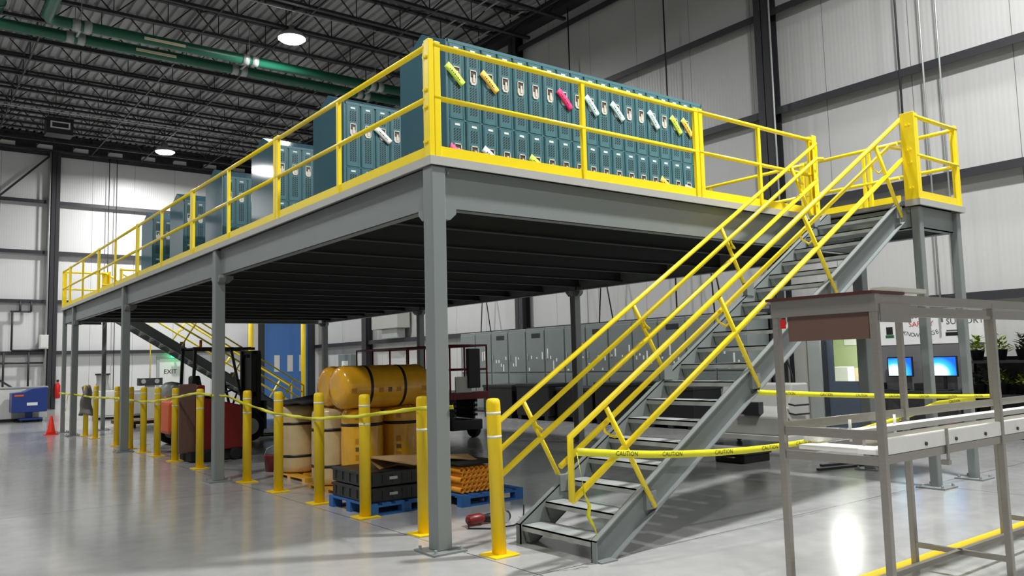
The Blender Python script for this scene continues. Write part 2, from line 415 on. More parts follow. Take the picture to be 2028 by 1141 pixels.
# office behind the slate door
of = MB().box(16.4, 1.5, 0, 16.5, 6.5, 3).build('wall_office', 'limeroom'); struct(of)
struct(MB().box(XR + .18, 1.4, 0, 16.5, 1.5, 3).box(XR + .18, 6.5, 0, 16.5, 6.6, 3).build('wall_office.001', 'limeroom'))
struct(MB().box(XR + .18, 1.4, 2.9, 16.5, 6.6, 3).build('ceiling.002', 'white'))
add_light('office_light', 'AREA', (14.9, 4.0, 2.85), 110, size=1.2)
dk = thing('office_desk', 'pale desk seen through the window of the slate door', 'desk', (15.5, 4.9, 0))
MB().box(14.9, 3.5, .72, 16.2, 6.3, .76).build('desk_top', 'cream', dk)
for x, y in ((14.95, 3.55), (16.1, 3.55), (14.95, 6.2), (16.1, 6.2)): MB().box(x, y, 0, x + .05, y + .05, .72).build('leg', 'dark', dk)
tag(MB().box(15.2, 5.05, .76, 15.5, 5.42, 1.3).build('paper_box', 'paper' if 'paper' in M else 'white', bevel=.01), 'white box on the desk behind the door window', 'box')
tag(MB().box(15.1, 5.55, .76, 15.6, 6.1, 1.0).build('tray', 'crate', bevel=.01), 'dark tray on the desk behind the door window', 'tray')
struct(MB().box(16.385, 1.6, .9, 16.4, 6.4, 1.25).build('trim_40', 'peach'))
tag(MB().box(16.38, 5.3, 1.85, 16.4, 5.8, 2.4).build('wall_notice', 'white'), 'white notice on the lime office wall behind the door window', 'notice')
d1 = root_struct('door_1', (XR - .02, 3.86, 0))
MB().box(XR - .06, DY0 + .1, 0, XR - .02, DY1 - .1, 1.02).box(XR - .06, DY0 + .1, 2.06, XR - .02, DY1 - .1, 2.12).box(XR - .06, DY0 + .1, 1.02, XR - .02, DY0 + .17, 2.06).box(XR - .06, DY1 - .24, 1.02, XR - .02, DY1 - .1, 2.06).build('door_leaf', 'door', d1)
MB().box(XR - .1, DY0 - .12, 0, XR + .02, DY0 + .1, 2.3).box(XR - .1, DY1 - .1, 0, XR + .02, DY1, 2.3).box(XR - .1, DY0 + .1, 2.12, XR + .02, DY1 - .1, 2.3).build('door_frame', 'doorframe', d1)
MB().box(XR - .045, DY0 + .17, 1.02, XR - .035, DY1 - .24, 2.06).build('window_pane', 'glass', d1)
MB().box(XR - .12, DY0 + .12, 1.0, XR - .06, DY0 + .15, 1.12).build('door_handle', 'hang', d1)
struct(MB().box(XR - .14, DY1 + .02, 0, XR - .002, DY1 + .34, 2.75).build('trim_%d' % k, 'hang')); k += 1
struct(MB().box(XR - .08, DY1 + .34, 0, XR - .002, 5.1, 2.6).build('trim_%d' % k, 'machine')); k += 1
struct(MB().box(XR - .06, 1.15, .0, XR - .002, 3.2, 1.95).build('trim_%d' % k, 'greywall')); k += 1
wl = thing('wall_light', 'bright wall lamp mounted above the slate office door', 'lamp', (XR, 4.0, 2.55))
MB().box(XR - .3, 3.75, 2.62, XR - .002, 4.25, 2.74).build('housing', 'dark', wl)
MB().box(XR - .31, 3.78, 2.52, XR - .05, 4.22, 2.62).build('diffuser', 'tube', wl)

# ------------------------------------------------------------------ lamps
def lamp(x, y, z, label, power):
    t = thing('high_bay_light', label, 'ceiling lamp', (x, y, z), 'high-bay lamps')
    MB().lathe((x, y, z), [(.43, .0), (.44, .05), (.32, .18), (.14, .26), (.10, .42)], 24).build('housing', 'hang', t)
    MB().lathe((x, y, z), [(.14, -.10), (.34, -.07), (.425, -.005)], 24).build('lens', 'lens', t)
    MB().tube((x, y, z + .4), (x, y, ZR), .02, 8).build('hanging_rod', 'hang', t)
    add_light('lamp_light', 'AREA', (x, y, z - .12), power, t, .8, spread=PI * .95)
    return t
PW = 1000
lamp(5.94, 17.75, 12.0, 'round lit high-bay lamp above the green pipes, nearer of the visible pair', PW)
lamp(6.19, 33.76, 12.0, 'round lit high-bay lamp close to the far white wall, smaller of the visible pair', PW)
for x, y, p in ((5.9, -3.2, 1.6), (-5.5, 1.8, .55), (-4.8, 17.8, .7), (-9.5, 35.4, .65), (-4.0, -9.5, .75), (11.0, -2.0, .24)):
    lamp(x, y, 12.2, 'high-bay lamp of the same row outside the view', PW * p)

# ------------------------------------------------------------------ green pipes and heater
for i, (yy, lab) in enumerate(((19.5, 'green overhead pipe run, the upper of the parallel pair'), (20.55, 'green overhead pipe run, the lower of the parallel pair'))):
    t = thing('overhead_pipe', lab, 'pipe', (2, yy, 11.7), 'green overhead pipes')
    el = -.62
    MB().path([(14.5 if i > 5 else 12.5, yy, 11.7), (el + .3, yy, 11.7), (el + .09, yy - .09, 11.7), (el, yy - .3, 11.7), (el, -6, 11.7)] if i == 0 else
              [(12.5, yy, 11.7), (el - 8, yy, 11.7)], 16 * .01, 16).build('pipe', 'green', t)
    for x in (.27, 5.2, 9.8):
        for d_ in (-.24, .06): MB().lathe((x, yy, 11.7), [(.176, d_), (.176, d_ + .21)], 16, 'x').build('clamp', 'hang', t)
    MB().box(1.95, yy - .176, 11.63, 3.15, yy - .15, 11.71).build('label_strip', 'peach', t)
    for x in (.27, 5.2, 9.8): MB().tube((x, yy, 11.8), (x, yy, ZR), .012, 6).build('hanging_rod', 'hang', t)
    for x in (.27, 5.2, 9.8):
        if i == 0: MB().bar((x + .02, 19.69, 11.68), (x + .02, 20.36, 11.68), .06, .05).build('cross_bracket', 'hang', t)
t = thing('branch_pipe', 'short green pipe crossing the top left corner of the hall', 'pipe', (-1.8, 16, 11.9))
MB().tube((-1.75, 20.2, 11.95), (-1.75, 4, 11.95), .15, 16).build('pipe', 'green', t)
MB().lathe((-1.75, 19.6, 11.95), [(.17, -.08), (.17, .08)], 16, 'y').build('collar', 'green', t)
for y in (16.5, 10.): MB().tube((-1.75, y, 12.05), (-1.85, y, ZR), .012, 6).build('hanging_rod', 'hang', t)
t = thing('unit_heater', 'dark box heater with a pale frame hung under the roof near the far wall', 'heater', (1.55, 32, 11.8))
MB().box(1.05, 32.05, 11.75, 2.05, 32.8, 12.45).build('casing', 'joist', t)
MB().box(1.18, 31.98, 11.98, 1.92, 32.05, 12.02).box(1.18, 31.98, 12.22, 1.92, 32.05, 12.26).box(1.18, 31.98, 12.02, 1.24, 32.05, 12.22).box(1.86, 31.98, 12.02, 1.92, 32.05, 12.22).build('outlet_frame', 'white', t)
for x in (1.15, 1.95): MB().tube((x, 32.4, 12.45), (x, 32.4, ZR), .015, 6).build('hanging_rod', 'hang', t)

# ------------------------------------------------------------------ mezzanine
mz = thing('mezzanine_platform', 'grey steel mezzanine platform on columns carrying the teal lockers', 'platform', (0, 0, 0))
LX0, LX1, LY = 6.13, XD, -1.36
FX1, FY = 1.22, 20.0
MB().box(.02, .02, H - .05, XD - .02, YD - .02, H).box(LX0 + .021, LY + .021, H - .05, LX1 - .021, .02, H).box(.021, YD - .02, H - .05, FX1 - .002, FY - .021, H).build('deck_plate', 'deck', mz)
rim = MB(); z0, z1 = H - .075, H + .003
for a in ((0, 0, LX0, .02), (0, .0201, .02, FY), (.0201, FY - .02, FX1, FY), (FX1 - .0, YD - .02, XD - .0201, YD), (XD - .02, LY + .0201, XD, YD), (LX0, LY, XD, LY + .02), (LX0, LY + .0201, LX0 + .02, -1.17)):
    rim.box(a[0], a[1], z0, a[2], a[3], z1)
rim.build('edge_angle', 'rim', mz)
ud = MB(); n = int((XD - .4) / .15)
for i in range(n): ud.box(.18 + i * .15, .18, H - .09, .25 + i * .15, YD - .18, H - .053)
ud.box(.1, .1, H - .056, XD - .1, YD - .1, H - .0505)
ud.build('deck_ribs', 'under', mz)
def cbeam(p, q, out, zb=3.035, zt=3.435):
    p, q, out = V(p), V(q), V(out); d = (q - p)
    m = MB()
    def slab(o0, o1, za, zc):
        a = p + out * o0; b = q + out * o0; c = q + out * o1; e = p + out * o1
        m.prism([(a.x, a.y, za), (b.x, b.y, za), (c.x, c.y, za), (e.x, e.y, za)], (0, 0, zc - za))
    slab(0, -.012, zb, zt); slab(0, -.10, zb, zb + .014); slab(0, -.10, zt - .014, zt)
    return m
CY = (.1, 6.22, 12.32, 18.25)
for a, b in zip(CY[:-1], CY[1:]):
    cbeam((.095, a + .076, 0), (.095, b - .076, 0), (-1, 0, 0)).build('beam', 'steel', mz, bevel=.004)
    cbeam((XD - .10, a + .076, 0), (XD - .10, b - .076, 0), (1, 0, 0)).build('beam', 'steel', mz, bevel=.004)
cbeam((.095, 18.33, 0), (.095, 19.84, 0), (-1, 0, 0)).build('beam', 'steel', mz)
cbeam((.172, .095, 0), (LX1 - .1, .095, 0), (0, -1, 0)).build('beam', 'steel', mz, bevel=.004)
cbeam((.1, YD - .06, 0), (XD - .1, YD - .06, 0), (0, 1, 0)).build('beam', 'steel', mz)
cbeam((.18, FY - .06, 0), (FX1 - .18, FY - .06, 0), (0, 1, 0)).build('beam', 'steel', mz)
cbeam((FX1 - .05, YD, 0), (FX1 - .05, FY - .1, 0), (1, 0, 0), 3.15).build('beam', 'steel', mz)
cbeam((6.3, LY + .10, 0), (7.16, LY + .10, 0), (0, -1, 0), 3.15).build('beam', 'steel', mz)
cbeam((LX0 + .10, LY + .18, 0), (LX0 + .10, 0, 0), (-1, 0, 0), 3.15).build('beam', 'steel', mz)
cbeam((LX1 - .10, LY + .18, 0), (LX1 - .10, .06, 0), (1, 0, 0), 3.15).build('beam', 'steel', mz)
y = 1.37
while y < 18.6:
    if min(abs(y - c) for c in CY) > -.1:
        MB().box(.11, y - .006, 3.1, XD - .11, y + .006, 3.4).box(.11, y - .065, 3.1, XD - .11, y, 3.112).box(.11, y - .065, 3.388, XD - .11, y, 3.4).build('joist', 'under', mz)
    y += 1.175
def column(x, y, top=3.412, brk=(), w=.152):
    h = w / 2
    c = MB().box(x - h, y - h, .015, x + h, y + h, top).build('column', 'steel', mz, bevel=.012)
    p = .17
    MB().box(x - p, y - p, 0, x + p, y + p, .018).build('base_plate', 'steel', c)
    for dx, dy in ((p - .04, p - .04), (-p + .04, -p + .04), (p - .04, -p + .04), (-p + .04, p - .04)):
        MB().lathe((x + dx, y + dy, .018), [(.016, 0), (.016, .03)], 6, smooth=False).build('anchor_bolt', 'hang', c)
    for dx, dy in brk:
        g = MB(); s = .125; t_ = .05
        a = V((x + dx * h, y + dy * h, 0)); d = V((dx, dy, 0)); n = V((-dy, dx, 0)) * t_
        pts = [a + V((0, 0, 2.93)), a + d * .06 + V((0, 0, 2.93)), a + d * s + V((0, 0, 2.99)), a + d * s + V((0, 0, 3.035)), a + V((0, 0, 3.035))]
        g.prism([q - n for q in pts], n * 2).build('beam_seat', 'steel', c)
    return c
for y in CY:
    column(.095, y, brk=((1, 0), (0, 1)) if y < 1 else ((0, 1), (0, -1), (1, 0)))
    column(XD - .1, y, brk=((-1, 0), (0, 1), (0, -1)) if y > 1 else ((0, 1),))
for x, y in ((LX0 + .1, LY + .1), (LX1 - .1, LY + .1), (.095, FY - .1), (FX1 - .1, FY - .1)): column(x, y, w=.105)
bl = MB()
for x in (.2, .235): bl.lathe((x, .088, 3.37), [(.012, -.012), (.012, .006)], 8, 'y')
each(bl, 'bolt', 'hang', mz)

# ------------------------------------------------------------------ guard rails
ZT, ZM = H + 1.04, H + .55
RAILS = []
def guard(label, a, b, mids=(), ends=(1, 1), inset=.035, toe=.104):
    a, b = V((a[0], a[1], 0)), V((b[0], b[1], 0)); d = (b - a).normalized(); L_ = (b - a).length; n = V((-d.y, d.x, 0))
    t = thing('guard_rail', label, 'railing', (a.x, a.y, H), 'yellow guard rail panels')
    Z = lambda p, z: V((p.x, p.y, z))
    MB().tube(Z(a, ZT), Z(b, ZT), .027, 12).build('top_rail', 'yellow', t)
    MB().tube(Z(a, ZM), Z(b, ZM), .025, 12).build('mid_rail', 'yellow', t)
    if toe: MB().bar(Z(a, H + .003 + toe / 2), Z(b, H + .003 + toe / 2), .012, toe).build('toe_plate', 'yellow', t)
    for e, p, s in ((ends[0], a, 1), (ends[1], b, -1)):
        if e: MB().obb(Z(p + d * .036 * s, H + .54), d * .034, n * .022, (0, 0, .54)).build('post', 'yellow', t, bevel=.006)
    for m_ in mids: MB().obb(Z(a + d * m_, H + .53), d * .026, n * .022, (0, 0, .53)).build('post', 'yellow', t, bevel=.006)
    return t
e = .035
ord_ = ['nearest the corner column', 'second along from the corner column', 'third along the row', 'fourth along from the corner column', 'beside the end landing']
ysp = (.06, 3.75, 7.39, 11.12, 14.92, 18.78)
for i in range(5):
    L_ = ysp[i + 1] - ysp[i]
    guard('yellow guard rail panel on the long left edge, ' + ord_[i], (e, ysp[i] + .005), (e, ysp[i + 1] - .005), ((1.94, 5.6, 9.29, 13.13, 16.92)[i] - ysp[i],))
guard('short yellow guard rail at the far left corner of the end landing', (e, YD), (e, FY - .04), ())
guard('yellow guard rail across the far end of the end landing', (.06, FY - e), (FX1 - .04, FY - e), ())
guard('yellow guard rail in front of the tall nearest locker row, left panel', (.06, e), (3.725, e), (1.83,))
guard('yellow guard rail panel between locker row and stair top on the front edge', (3.735, e), (6.08, e), (1.17,))
guard('yellow guard rail along the far end edge of the platform', (FX1 + .05, YD - e), (XD - .05, YD - e), (2, 4))
for i, (a, b, s) in enumerate(((LY + .04, -.56, 'beside the outer half of the stair landing'), (-.54, .9, 'at the head of the stairs'), (.92, 4.5, 'behind the right end of the front locker row'), (4.52, 9, 'behind the second locker row'), (9.02, 14, 'behind the middle locker rows'), (14.02, 18.76, 'at the far right corner'))):
    guard('yellow guard rail on the right edge ' + s, (XD - e, a), (XD - e, b), ((b - a) / 2,) if i > 1 else (.42, .50) if i else (), toe=.30 if i == 1 else .104, ends=(0, 1) if i == 1 else (1, 0) if i == 0 else (1, 1))
guard('short yellow guard rail across the front of the stair landing', (LX0 + .035, LY + e), (XD - .04, LY + e), ())
# bolted corner assemblies
def corner(label, poly, bolts, z0=H, z1=H + 1.09):
    t = thing('corner_plate', label, 'corner plate', (poly[0][0], poly[0][1], z0))
    MB().prism([(x, y, z0 + .002) for x, y in poly], (0, 0, z1 - z0)).build('angle', 'yellow', t, bevel=.004)
    b = MB()
    for (x, y, dx, dy) in bolts:
        for z in (H + .93, H + .62, H + .46, H + .14):
            b.lathe((x, y, z), [(.016, -.012), (.016, .012)], 8, 'x' if dx else 'y')
    each(b, 'bolt', 'yellow', t)
    return t
corner('yellow bolted corner plate above the corner column', [(.005, .10), (.0, .012), (.055, .012), (.055, .052), (.046, .052), (.046, .022), (.015, .022), (.015, .10)], [(.0, .05, 1, 0), (.0, .085, 1, 0)])
corner('wide yellow bolted plate at the head of the stairs', [(LX0 + .0, LY + .185), (LX0, LY + .01), (LX0 + .03, LY + .01), (LX0 + .03, LY + .02), (LX0 + .012, LY + .02), (LX0 + .012, LY + .185)], [(LX0, LY + .08, 1, 0), (LX0, LY + .12, 1, 0)])
corner('yellow bolted post where the front rail meets the stair head', [(6.02, -.03), (6.12, -.03), (6.12, .04), (6.11, .04), (6.11, -.02), (6.02, -.02)], [(6.05, -.03, 0, 1)])
corner('yellow bolted plate at the inner corner of the end landing', [(FX1, FY - .25), (FX1 + .012, FY - .25), (FX1 + .012, FY - .02), (FX1 - .18, FY - .02), (FX1 - .18, FY - .03), (FX1, FY - .03)], [])

# ------------------------------------------------------------------ stairs (local frame: climbs along +x, near side -y)
def stair(label, T):
    t = thing('staircase', label, 'stairs', T @ V((.77, -.65, 0)))
    def B(mb, name, m, par=None, bevel=0):
        mb.v = [T @ v for v in mb.v]
        return mb.build(name, m, par or t, bevel=bevel)
    S = .6246; X0 = .77; XE = 6.12
    zt = lambda x: .178 + S * (x - X0); zb = lambda x: zt(x) - .305
    xf = X0 + (.305 - .178) / S
    for nm, yi, o in (('stringer', -.17, 1), ('stringer', -1.10, -1)):
        m = MB(); prof = [(X0, 0), (xf, 0), (XE, zb(XE)), (XE, H - .02), (X0 + (H - .02 - .178) / S, H - .02), (X0, .178)]
        m.prism([(x, yi, z) for x, z in prof], (0, .010 * o, 0))
        for f0, f1 in (((X0, .178), (XE - .06, zt(XE - .06))), ((xf, 0), (XE, zb(XE)))):
            dz = -.012 if f0[0] == X0 else .0
            m.prism([(f0[0], yi, f0[1] + dz), (f1[0], yi, f1[1] + dz), (f1[0], yi, f1[1] + dz + .012), (f0[0], yi, f0[1] + dz + .012)], (0, .062 * o, 0))
        m.prism([(X0, yi, 0), (X0 + .012, yi, 0), (X0 + .012, yi, .178), (X0, yi, .178)], (0, .062 * o, 0))
        B(m, nm, 'steel')
        if o < 0: B(MB().box(X0 + .02, yi - .1, 0, X0 + .2, yi + .0, .012), 'foot_plate', 'steel')
    for k in range(19):
        x = .785 + .2778 * k; z = .168 + .1738 * k
        tr = MB().box(x, -1.088, z - .012, x + .262, -.182, z).box(x, -1.088, z - .05, x + .012, -.182, z).box(x + .25, -1.088, z - .04, x + .262, -.182, z)
        tr = B(tr, 'tread', 'tread')
        g = MB()
        for yy in (-.186, -1.088): g.prism([(x + .005, yy, z - .02), (x + .2, yy, z - .02), (x + .16, yy, z - .11), (x + .04, yy, z - .15)], (0, .05 if yy < -1 else -.05, 0))
        g.v = [T @ v for v in g.v]; each(g, 'tread_bracket', 'steel', tr)
    def rails(yy, yh, ax, az, mx, mz, hx, hz, bases, tops, loop, endx):
        s = .6205; sh = .613 if yy < -1 else .632
        zA = lambda x: az + s * (x - ax); zM = lambda x: mz + s * (x - mx); zH = lambda x: hz + sh * (x - hx)
        hr = thing_part('hand_rail')
        m = MB()
        B(MB().path([(loop, yy, zM(loop)), (loop, yy, zA(loop)), (endx, yy, zA(endx)), (endx + .12, yy, zA(endx) + .02)] if yy < -1 else [(loop, yy, zM(loop) + .0), (loop, yy, zA(loop)), (endx, yy, zA(endx)), (endx, yy, zM(endx))], .028, 12), 'stair_rail', 'yellow')
        B(MB().path([(loop, yy, zM(loop)), (endx - .02, yy, zM(endx - .02))], .028, 12), 'stair_rail', 'yellow')
        B(MB().path([(loop - .03, yh, zH(loop - .03)), (endx - .15, yh, zH(endx - .15)), (endx + (.12 if yy < -1 else 0), yh, zH(endx - .15) + .02)], .024, 12), 'hand_rail', 'yellow')
        for (xb, z_b), (xt, z_t) in zip(bases, tops):
            p = B(MB().tube((xb, yy, z_b), (xt, yy, z_t), .023, 10), 'rail_post', 'yellow')
            hxp = xt + (z_t - zH(xt)) * .38; zz = zH(hxp)
            f = (z_t - zz + .09) / (z_t - z_b); q = V((xt + (xb - xt) * f, yy, z_t + (z_b - z_t) * f))
            B(MB().path([q, q + V((.02, (yh - yy) * .8, -.03)), V((hxp, yh, zz - .07)), V((hxp - .02, yh, zz))], .012, 8), 'rail_bracket', 'yellow', p)
            si = 1 if yy > -.6 else -1
            B(MB().box(xb - .10, min(yy, yy - .06 * si), z_b - .02, xb + .03, max(yy, yy - .06 * si), z_b + .13), 'post_shoe', 'steel', p)
            bt = MB()
            for dz in (.03, .09): bt.lathe((xb - .04, yy + .004 * si, z_b + dz), [(.014, -.01), (.014, .012)], 8, 'y')
            bt.v = [T @ v for v in bt.v]; each(bt, 'bolt', 'hang', p)
    def thing_part(n): return None
    rails(-1.15, -1.055, .562, 1.034, 1.099, .865, .707, .905, [(1.478, .363), (3.02, 1.325), (4.50, 2.30), (6.058, 3.281)], [(.944, 1.233), (2.483, 2.19), (3.96, 3.11), (5.547, 4.097)], .54, 6.2)
    rails(-.12, -.21, .875, 1.273, .893, .80, .537, .857, [(1.35, .43), (2.84, 1.42), (4.33, 2.36), (5.82, 3.3)], [(.875, 1.273), (2.365, 2.2), (3.87, 3.135), (5.345, 4.053)], .54, 5.95)
    return t
stair('grey steel staircase with yellow handrails climbing to the right end of the platform', Matrix.Identity(4))
stair('dark far staircase coming down behind the platform, seen from beneath', Matrix.Translation((FX1 + 6.12, YD + .0, 0)) @ Matrix.Rotation(PI, 4, 'Z'))

# ------------------------------------------------------------------ lockers
LW, LXS = .232, 1.125
def door_meshes():
    w, h = LW - .03, .875
    d = MB().box(0, -.018, 0, w, 0, h).box(-.012, -.006, -.012, 0, 0, h + .012).box(w, -.006, -.012, w + .012, 0, h + .012)
    d.box(.012, -.022, .012, .018, -.018, h - .012).box(w - .018, -.022, .012, w - .012, -.018, h - .012)
    v, v2 = MB(), MB()
    def dia(v, x, z): v.prism([(x - .017, -.0195, z - .017), (x + .006, -.0195, z - .006), (x + .017, -.0195, z + .017), (x - .006, -.0195, z + .006)], (0, -.001, 0))
    for r in range(5):
        for c in range(3): dia(v, w / 2 - .036 + c * .036, .655 + r * .030)
    for r in range(11):
        for c in range(3): dia(v2, w / 2 - .036 + c * .036, .08 + r * .031)
    hw = .048
    hd = MB().box(w / 2 - hw, -.028, .455, w / 2 - hw + .009, -.018, .605).box(w / 2 + hw - .009, -.028, .455, w / 2 + hw, -.018, .605).box(w / 2 - hw, -.028, .596, w / 2 + hw, -.018, .608)
    hd.prism([(w / 2 - hw, -.028, .462), (w / 2 - hw * .55, -.028, .432), (w / 2 + hw * .55, -.028, .432), (w / 2 + hw, -.028, .462)], (0, .01, 0)).box(w / 2 - .006, -.034, .462, w / 2 + .020, -.02, .555).box(w / 2 - hw, -.022, .455, w / 2 + hw, -.018, .52)
    cd_ = MB().box(w / 2 - hw + .009, -.0205, .51, w / 2 + hw - .009, -.018, .598)
    pl_ = MB().box(w / 2 - .034, -.022, .818, w / 2 + .034, -.018, .843)
    return d, v, v2, hd, cd_, pl_
proto = []
def locker_row(idx, y0, ncol, label):
    D = 1.05; x0 = LXS; x1 = x0 + LW * 19 + .02
    t = thing('locker_row', label, 'lockers', (x0, y0, H), 'back-to-back rows of teal lockers')
    zt, zr = H + 1.822, H + 2.06
    MB().prism([(x0, y0, H + .0), (x0, y0, zt), (x0, y0 + D * .5, zr), (x0, y0 + D, zt), (x0, y0 + D, H)], (x1 - x0, 0, 0)).build('cabinet_body', 'locker', t, bevel=.004)
    MB().box(x0 - .006, y0 - .02, H, x0 + .016, y0, zt + .01).box(x1 - .016, y0 - .02, H, x1 + .006, y0, zt + .01).box(x0, y0 - .02, zt - .03, x1, y0, zt + .008).box(x0, y0 - .012, H + .895, x1, y0, H + .915).build('front_frame', 'lockdoor', t)
    for c in range(ncol):
        for tier in (0, 1):
            loc = V((x0 + .025 + c * LW, y0, H + (.015 if tier == 0 else .915)))
            if not proto:
                d, v, v2, hd, cp, pl_ = door_meshes()
                for mb in (d, v, v2, hd, cp, pl_): mb.v = [q + loc for q in mb.v]
                do = d.build('locker_door', 'lockdoor', t, bevel=0)
                # re-centre the door on its own corner so that copies can share the mesh
                do.data.transform(Matrix.Translation(-(loc - V((x0, y0, H))))); do.location = loc - V((x0, y0, H)); ORG[do.as_pointer()] = loc
                ch = [v.build('vent', 'vent', do), v2.build('vent', 'vent', do), hd.build('latch', 'nickel', do), cp.build('latch_cup', 'cupdark', do), pl_.build('number_plate', 'plate', do)]
                proto.append((do, ch))
            else:
                do0, ch0 = proto[0]
                do = do0.copy(); C.objects.link(do); do.parent = t; do.location = loc - V((x0, y0, H))
                for q in ch0: c_ = q.copy(); C.objects.link(c_); c_.parent = do
rowl = ['nearest teal locker row facing the front rail, nineteen doors wide', 'second teal locker row from the front, pale tag on one door', 'third teal locker row from the front', 'fourth teal locker row from the front', 'fifth teal locker row, second from the far end', 'farthest teal locker row']
for i in range(6): locker_row(i, 1.45 + 2.625 * i, 19 if i == 0 else 9, rowl[i])
# paper tags hung from the latches
def ltag(col, tier, colr, ang, label, y0=1.45, L_=.30, curl=.0, dx=0):
    cx = LXS + .025 + col * LW + (LW - .03) / 2 + dx; cz = H + (.915 if tier else .015) + .535
    a = math.radians(ang); ux, uz = math.cos(a), -math.sin(a); nx, nz = math.sin(a), math.cos(a)
    t = thing('paper_tag', label, 'tag', (cx, y0 - .036, cz), 'paper tags on locker latches')
    def fn(u, v):
        s = (u - .5) * L_; w = (v - .5) * .092
        return (cx + ux * s + nx * w, y0 - .034 - .006 * math.sin(u * PI), cz - .03 + uz * s + nz * w + curl * (2 * u - 1) ** 2)
    MB().grid(fn, 10, 2).build('strip', 'tag_' + colr, t, solid=.003)
    wr_ = MB()
    for i in range(7):
        u = .2 + i * .09; p = V(fn(u, .5)); q = V(fn(u + .055, .5)); wr_.bar(p + V((0, -.004, 0)), q + V((0, -.004, 0)), .001, .008 + .008 * (i % 2), (nx, 0, nz))
    wr_.build('writing', 'ink', t)
    return t
ltag(0, 1, 'lime', 42, 'lime green paper tag on the first upper door from the left', dx=-.03)
ltag(2, 1, 'gold', 42, 'orange-yellow paper tag on the third upper door from the left', dx=-.01)
ltag(7, 1, 'pink', 45, 'hot pink paper tag on an upper locker door, only one in the upper tier', dx=0)
ltag(9, 1, 'ice', 48, 'pale blue paper tag on the upper door behind the middle rail post')
ltag(11, 1, 'ice', 44, 'pale blue paper tag on the second door right of the middle rail post')
ltag(14, 1, 'ice', 50, 'pale blue curled paper tag on the upper tier, rightmost pale one', L_=.29)
ltag(16, 1, 'lime', 48, 'lime paper tag left of the orange tag near the right end')
ltag(17, 1, 'gold', 48, 'orange paper tag on the last but one upper door at right end')
ltag(18, 1, 'lime', 15, 'lime curled paper tag on the rightmost upper door', curl=.05, L_=.2)
ltag(0, 0, 'rose', 20, 'pink crumpled paper tag on the first lower door from the left', L_=.17, curl=.03, dx=-.03)
ltag(2, 0, 'paper', 38, 'white paper tag on the third lower door from the left')
ltag(5, 0, 'lime', 35, 'lime paper tag on the sixth lower door from the left')
ltag(15, 0, 'gold', 30, 'orange paper tag on a lower door toward the right end', curl=.02)
ltag(17, 0, 'paper', 12, 'white paper tag on the last but one lower door at right end', L_=.2)
ltag(2, 1, 'paper', 38, 'white paper tag on an upper door of the second locker row', y0=1.45 + 2.625)

# ------------------------------------------------------------------ bollards
def bollard(name_label, x, y, tilt=(0, 0, 0)):
    t = thing('bollard', name_label, 'bollard', (x, y, 0), 'yellow bollards along the platform edge')
    r = .062
    MB().lathe((x, y, 0), [(r, .01), (r, 1.27), (r * .93, 1.305), (r * .7, 1.318), (r * .3, 1.322)], 24).build('post', 'yellow2', t)
    MB().box(x - .125, y - .125, 0, x + .125, y + .125, .014).build('base_plate', 'yellow2', t, bevel=.003)
    for z in (1.185, .985): MB().lathe((x, y, z), [(r + .0012, 0), (r + .0012, .022)], 24).build('reflective_band', 'tape2', t)
    t.rotation_euler = tilt
    return t
b0 = bollard('yellow bollard beside the foot of the stairs, nearest the camera', .385, -.371, (0, math.radians(-1.3), 0))
side = ['just left of the corner column', 'second left of the corner column, before the black crates', 'third left of the corner column, before the yellow rolls', 'fourth left of the corner column', 'first to the right of the second column', 'first to the left of the second column', 'second to the left of the second column, before the brown panel', 'third to the left of the second column', 'fourth to the left of the second column', 'just right of the third column', 'just left of the third column', 'second left of the third column', 'farthest, with the grey jacket']
for (x, y), s in zip(((.371, .829), (.36, 2.037), (.375, 3.267), (.367, 4.546), (.38, 5.79), (.375, 8.058), (.39, 9.61), (.385, 10.837), (.36, 11.836), (.345, 12.909), (.32, 14.107), (.367, 16.78), (.345, 17.96)), side):
    dup(b0, (x, y, 0), 'yellow bollard ' + s, (0, 0, 0))
bmk = [o for o in bpy.data.objects if o.name.startswith('bollard') and 'just left of the corner column' in str(o.get('label', ''))][0]
for i, z in enumerate((.95, .90, .86, .82, .77, .73)):
    a = math.radians(232 + (i % 2) * 6); c = V((.371 + .0585 * math.cos(a), .829 + .0585 * math.sin(a), z)); d = V((math.cos(a), math.sin(a), 0)); q = V((-d.y, d.x, 0))
    MB().obb(c, q * .006, V((0, 0, .013)) + q * .006 * (i % 3 - 1), d * .001).build('marking', 'ink', bmk)
jk = MB()
def jf(u, v):
    a = u * 2 * PI; z = 1.30 - v * .75; r = .07 + .09 * v + .025 * math.sin(a * 3 + v * 5) + .03 * math.sin(v * 9 + a)
    return (.345 + r * math.cos(a) * 1.0, 17.96 + r * math.sin(a) * 1.4, z + .03 * math.sin(2 * a))
tag(jk.grid(jf, 24, 12).build('jacket', 'jacket', solid=.012), 'grey jacket hung over the farthest yellow bollard', 'jacket')

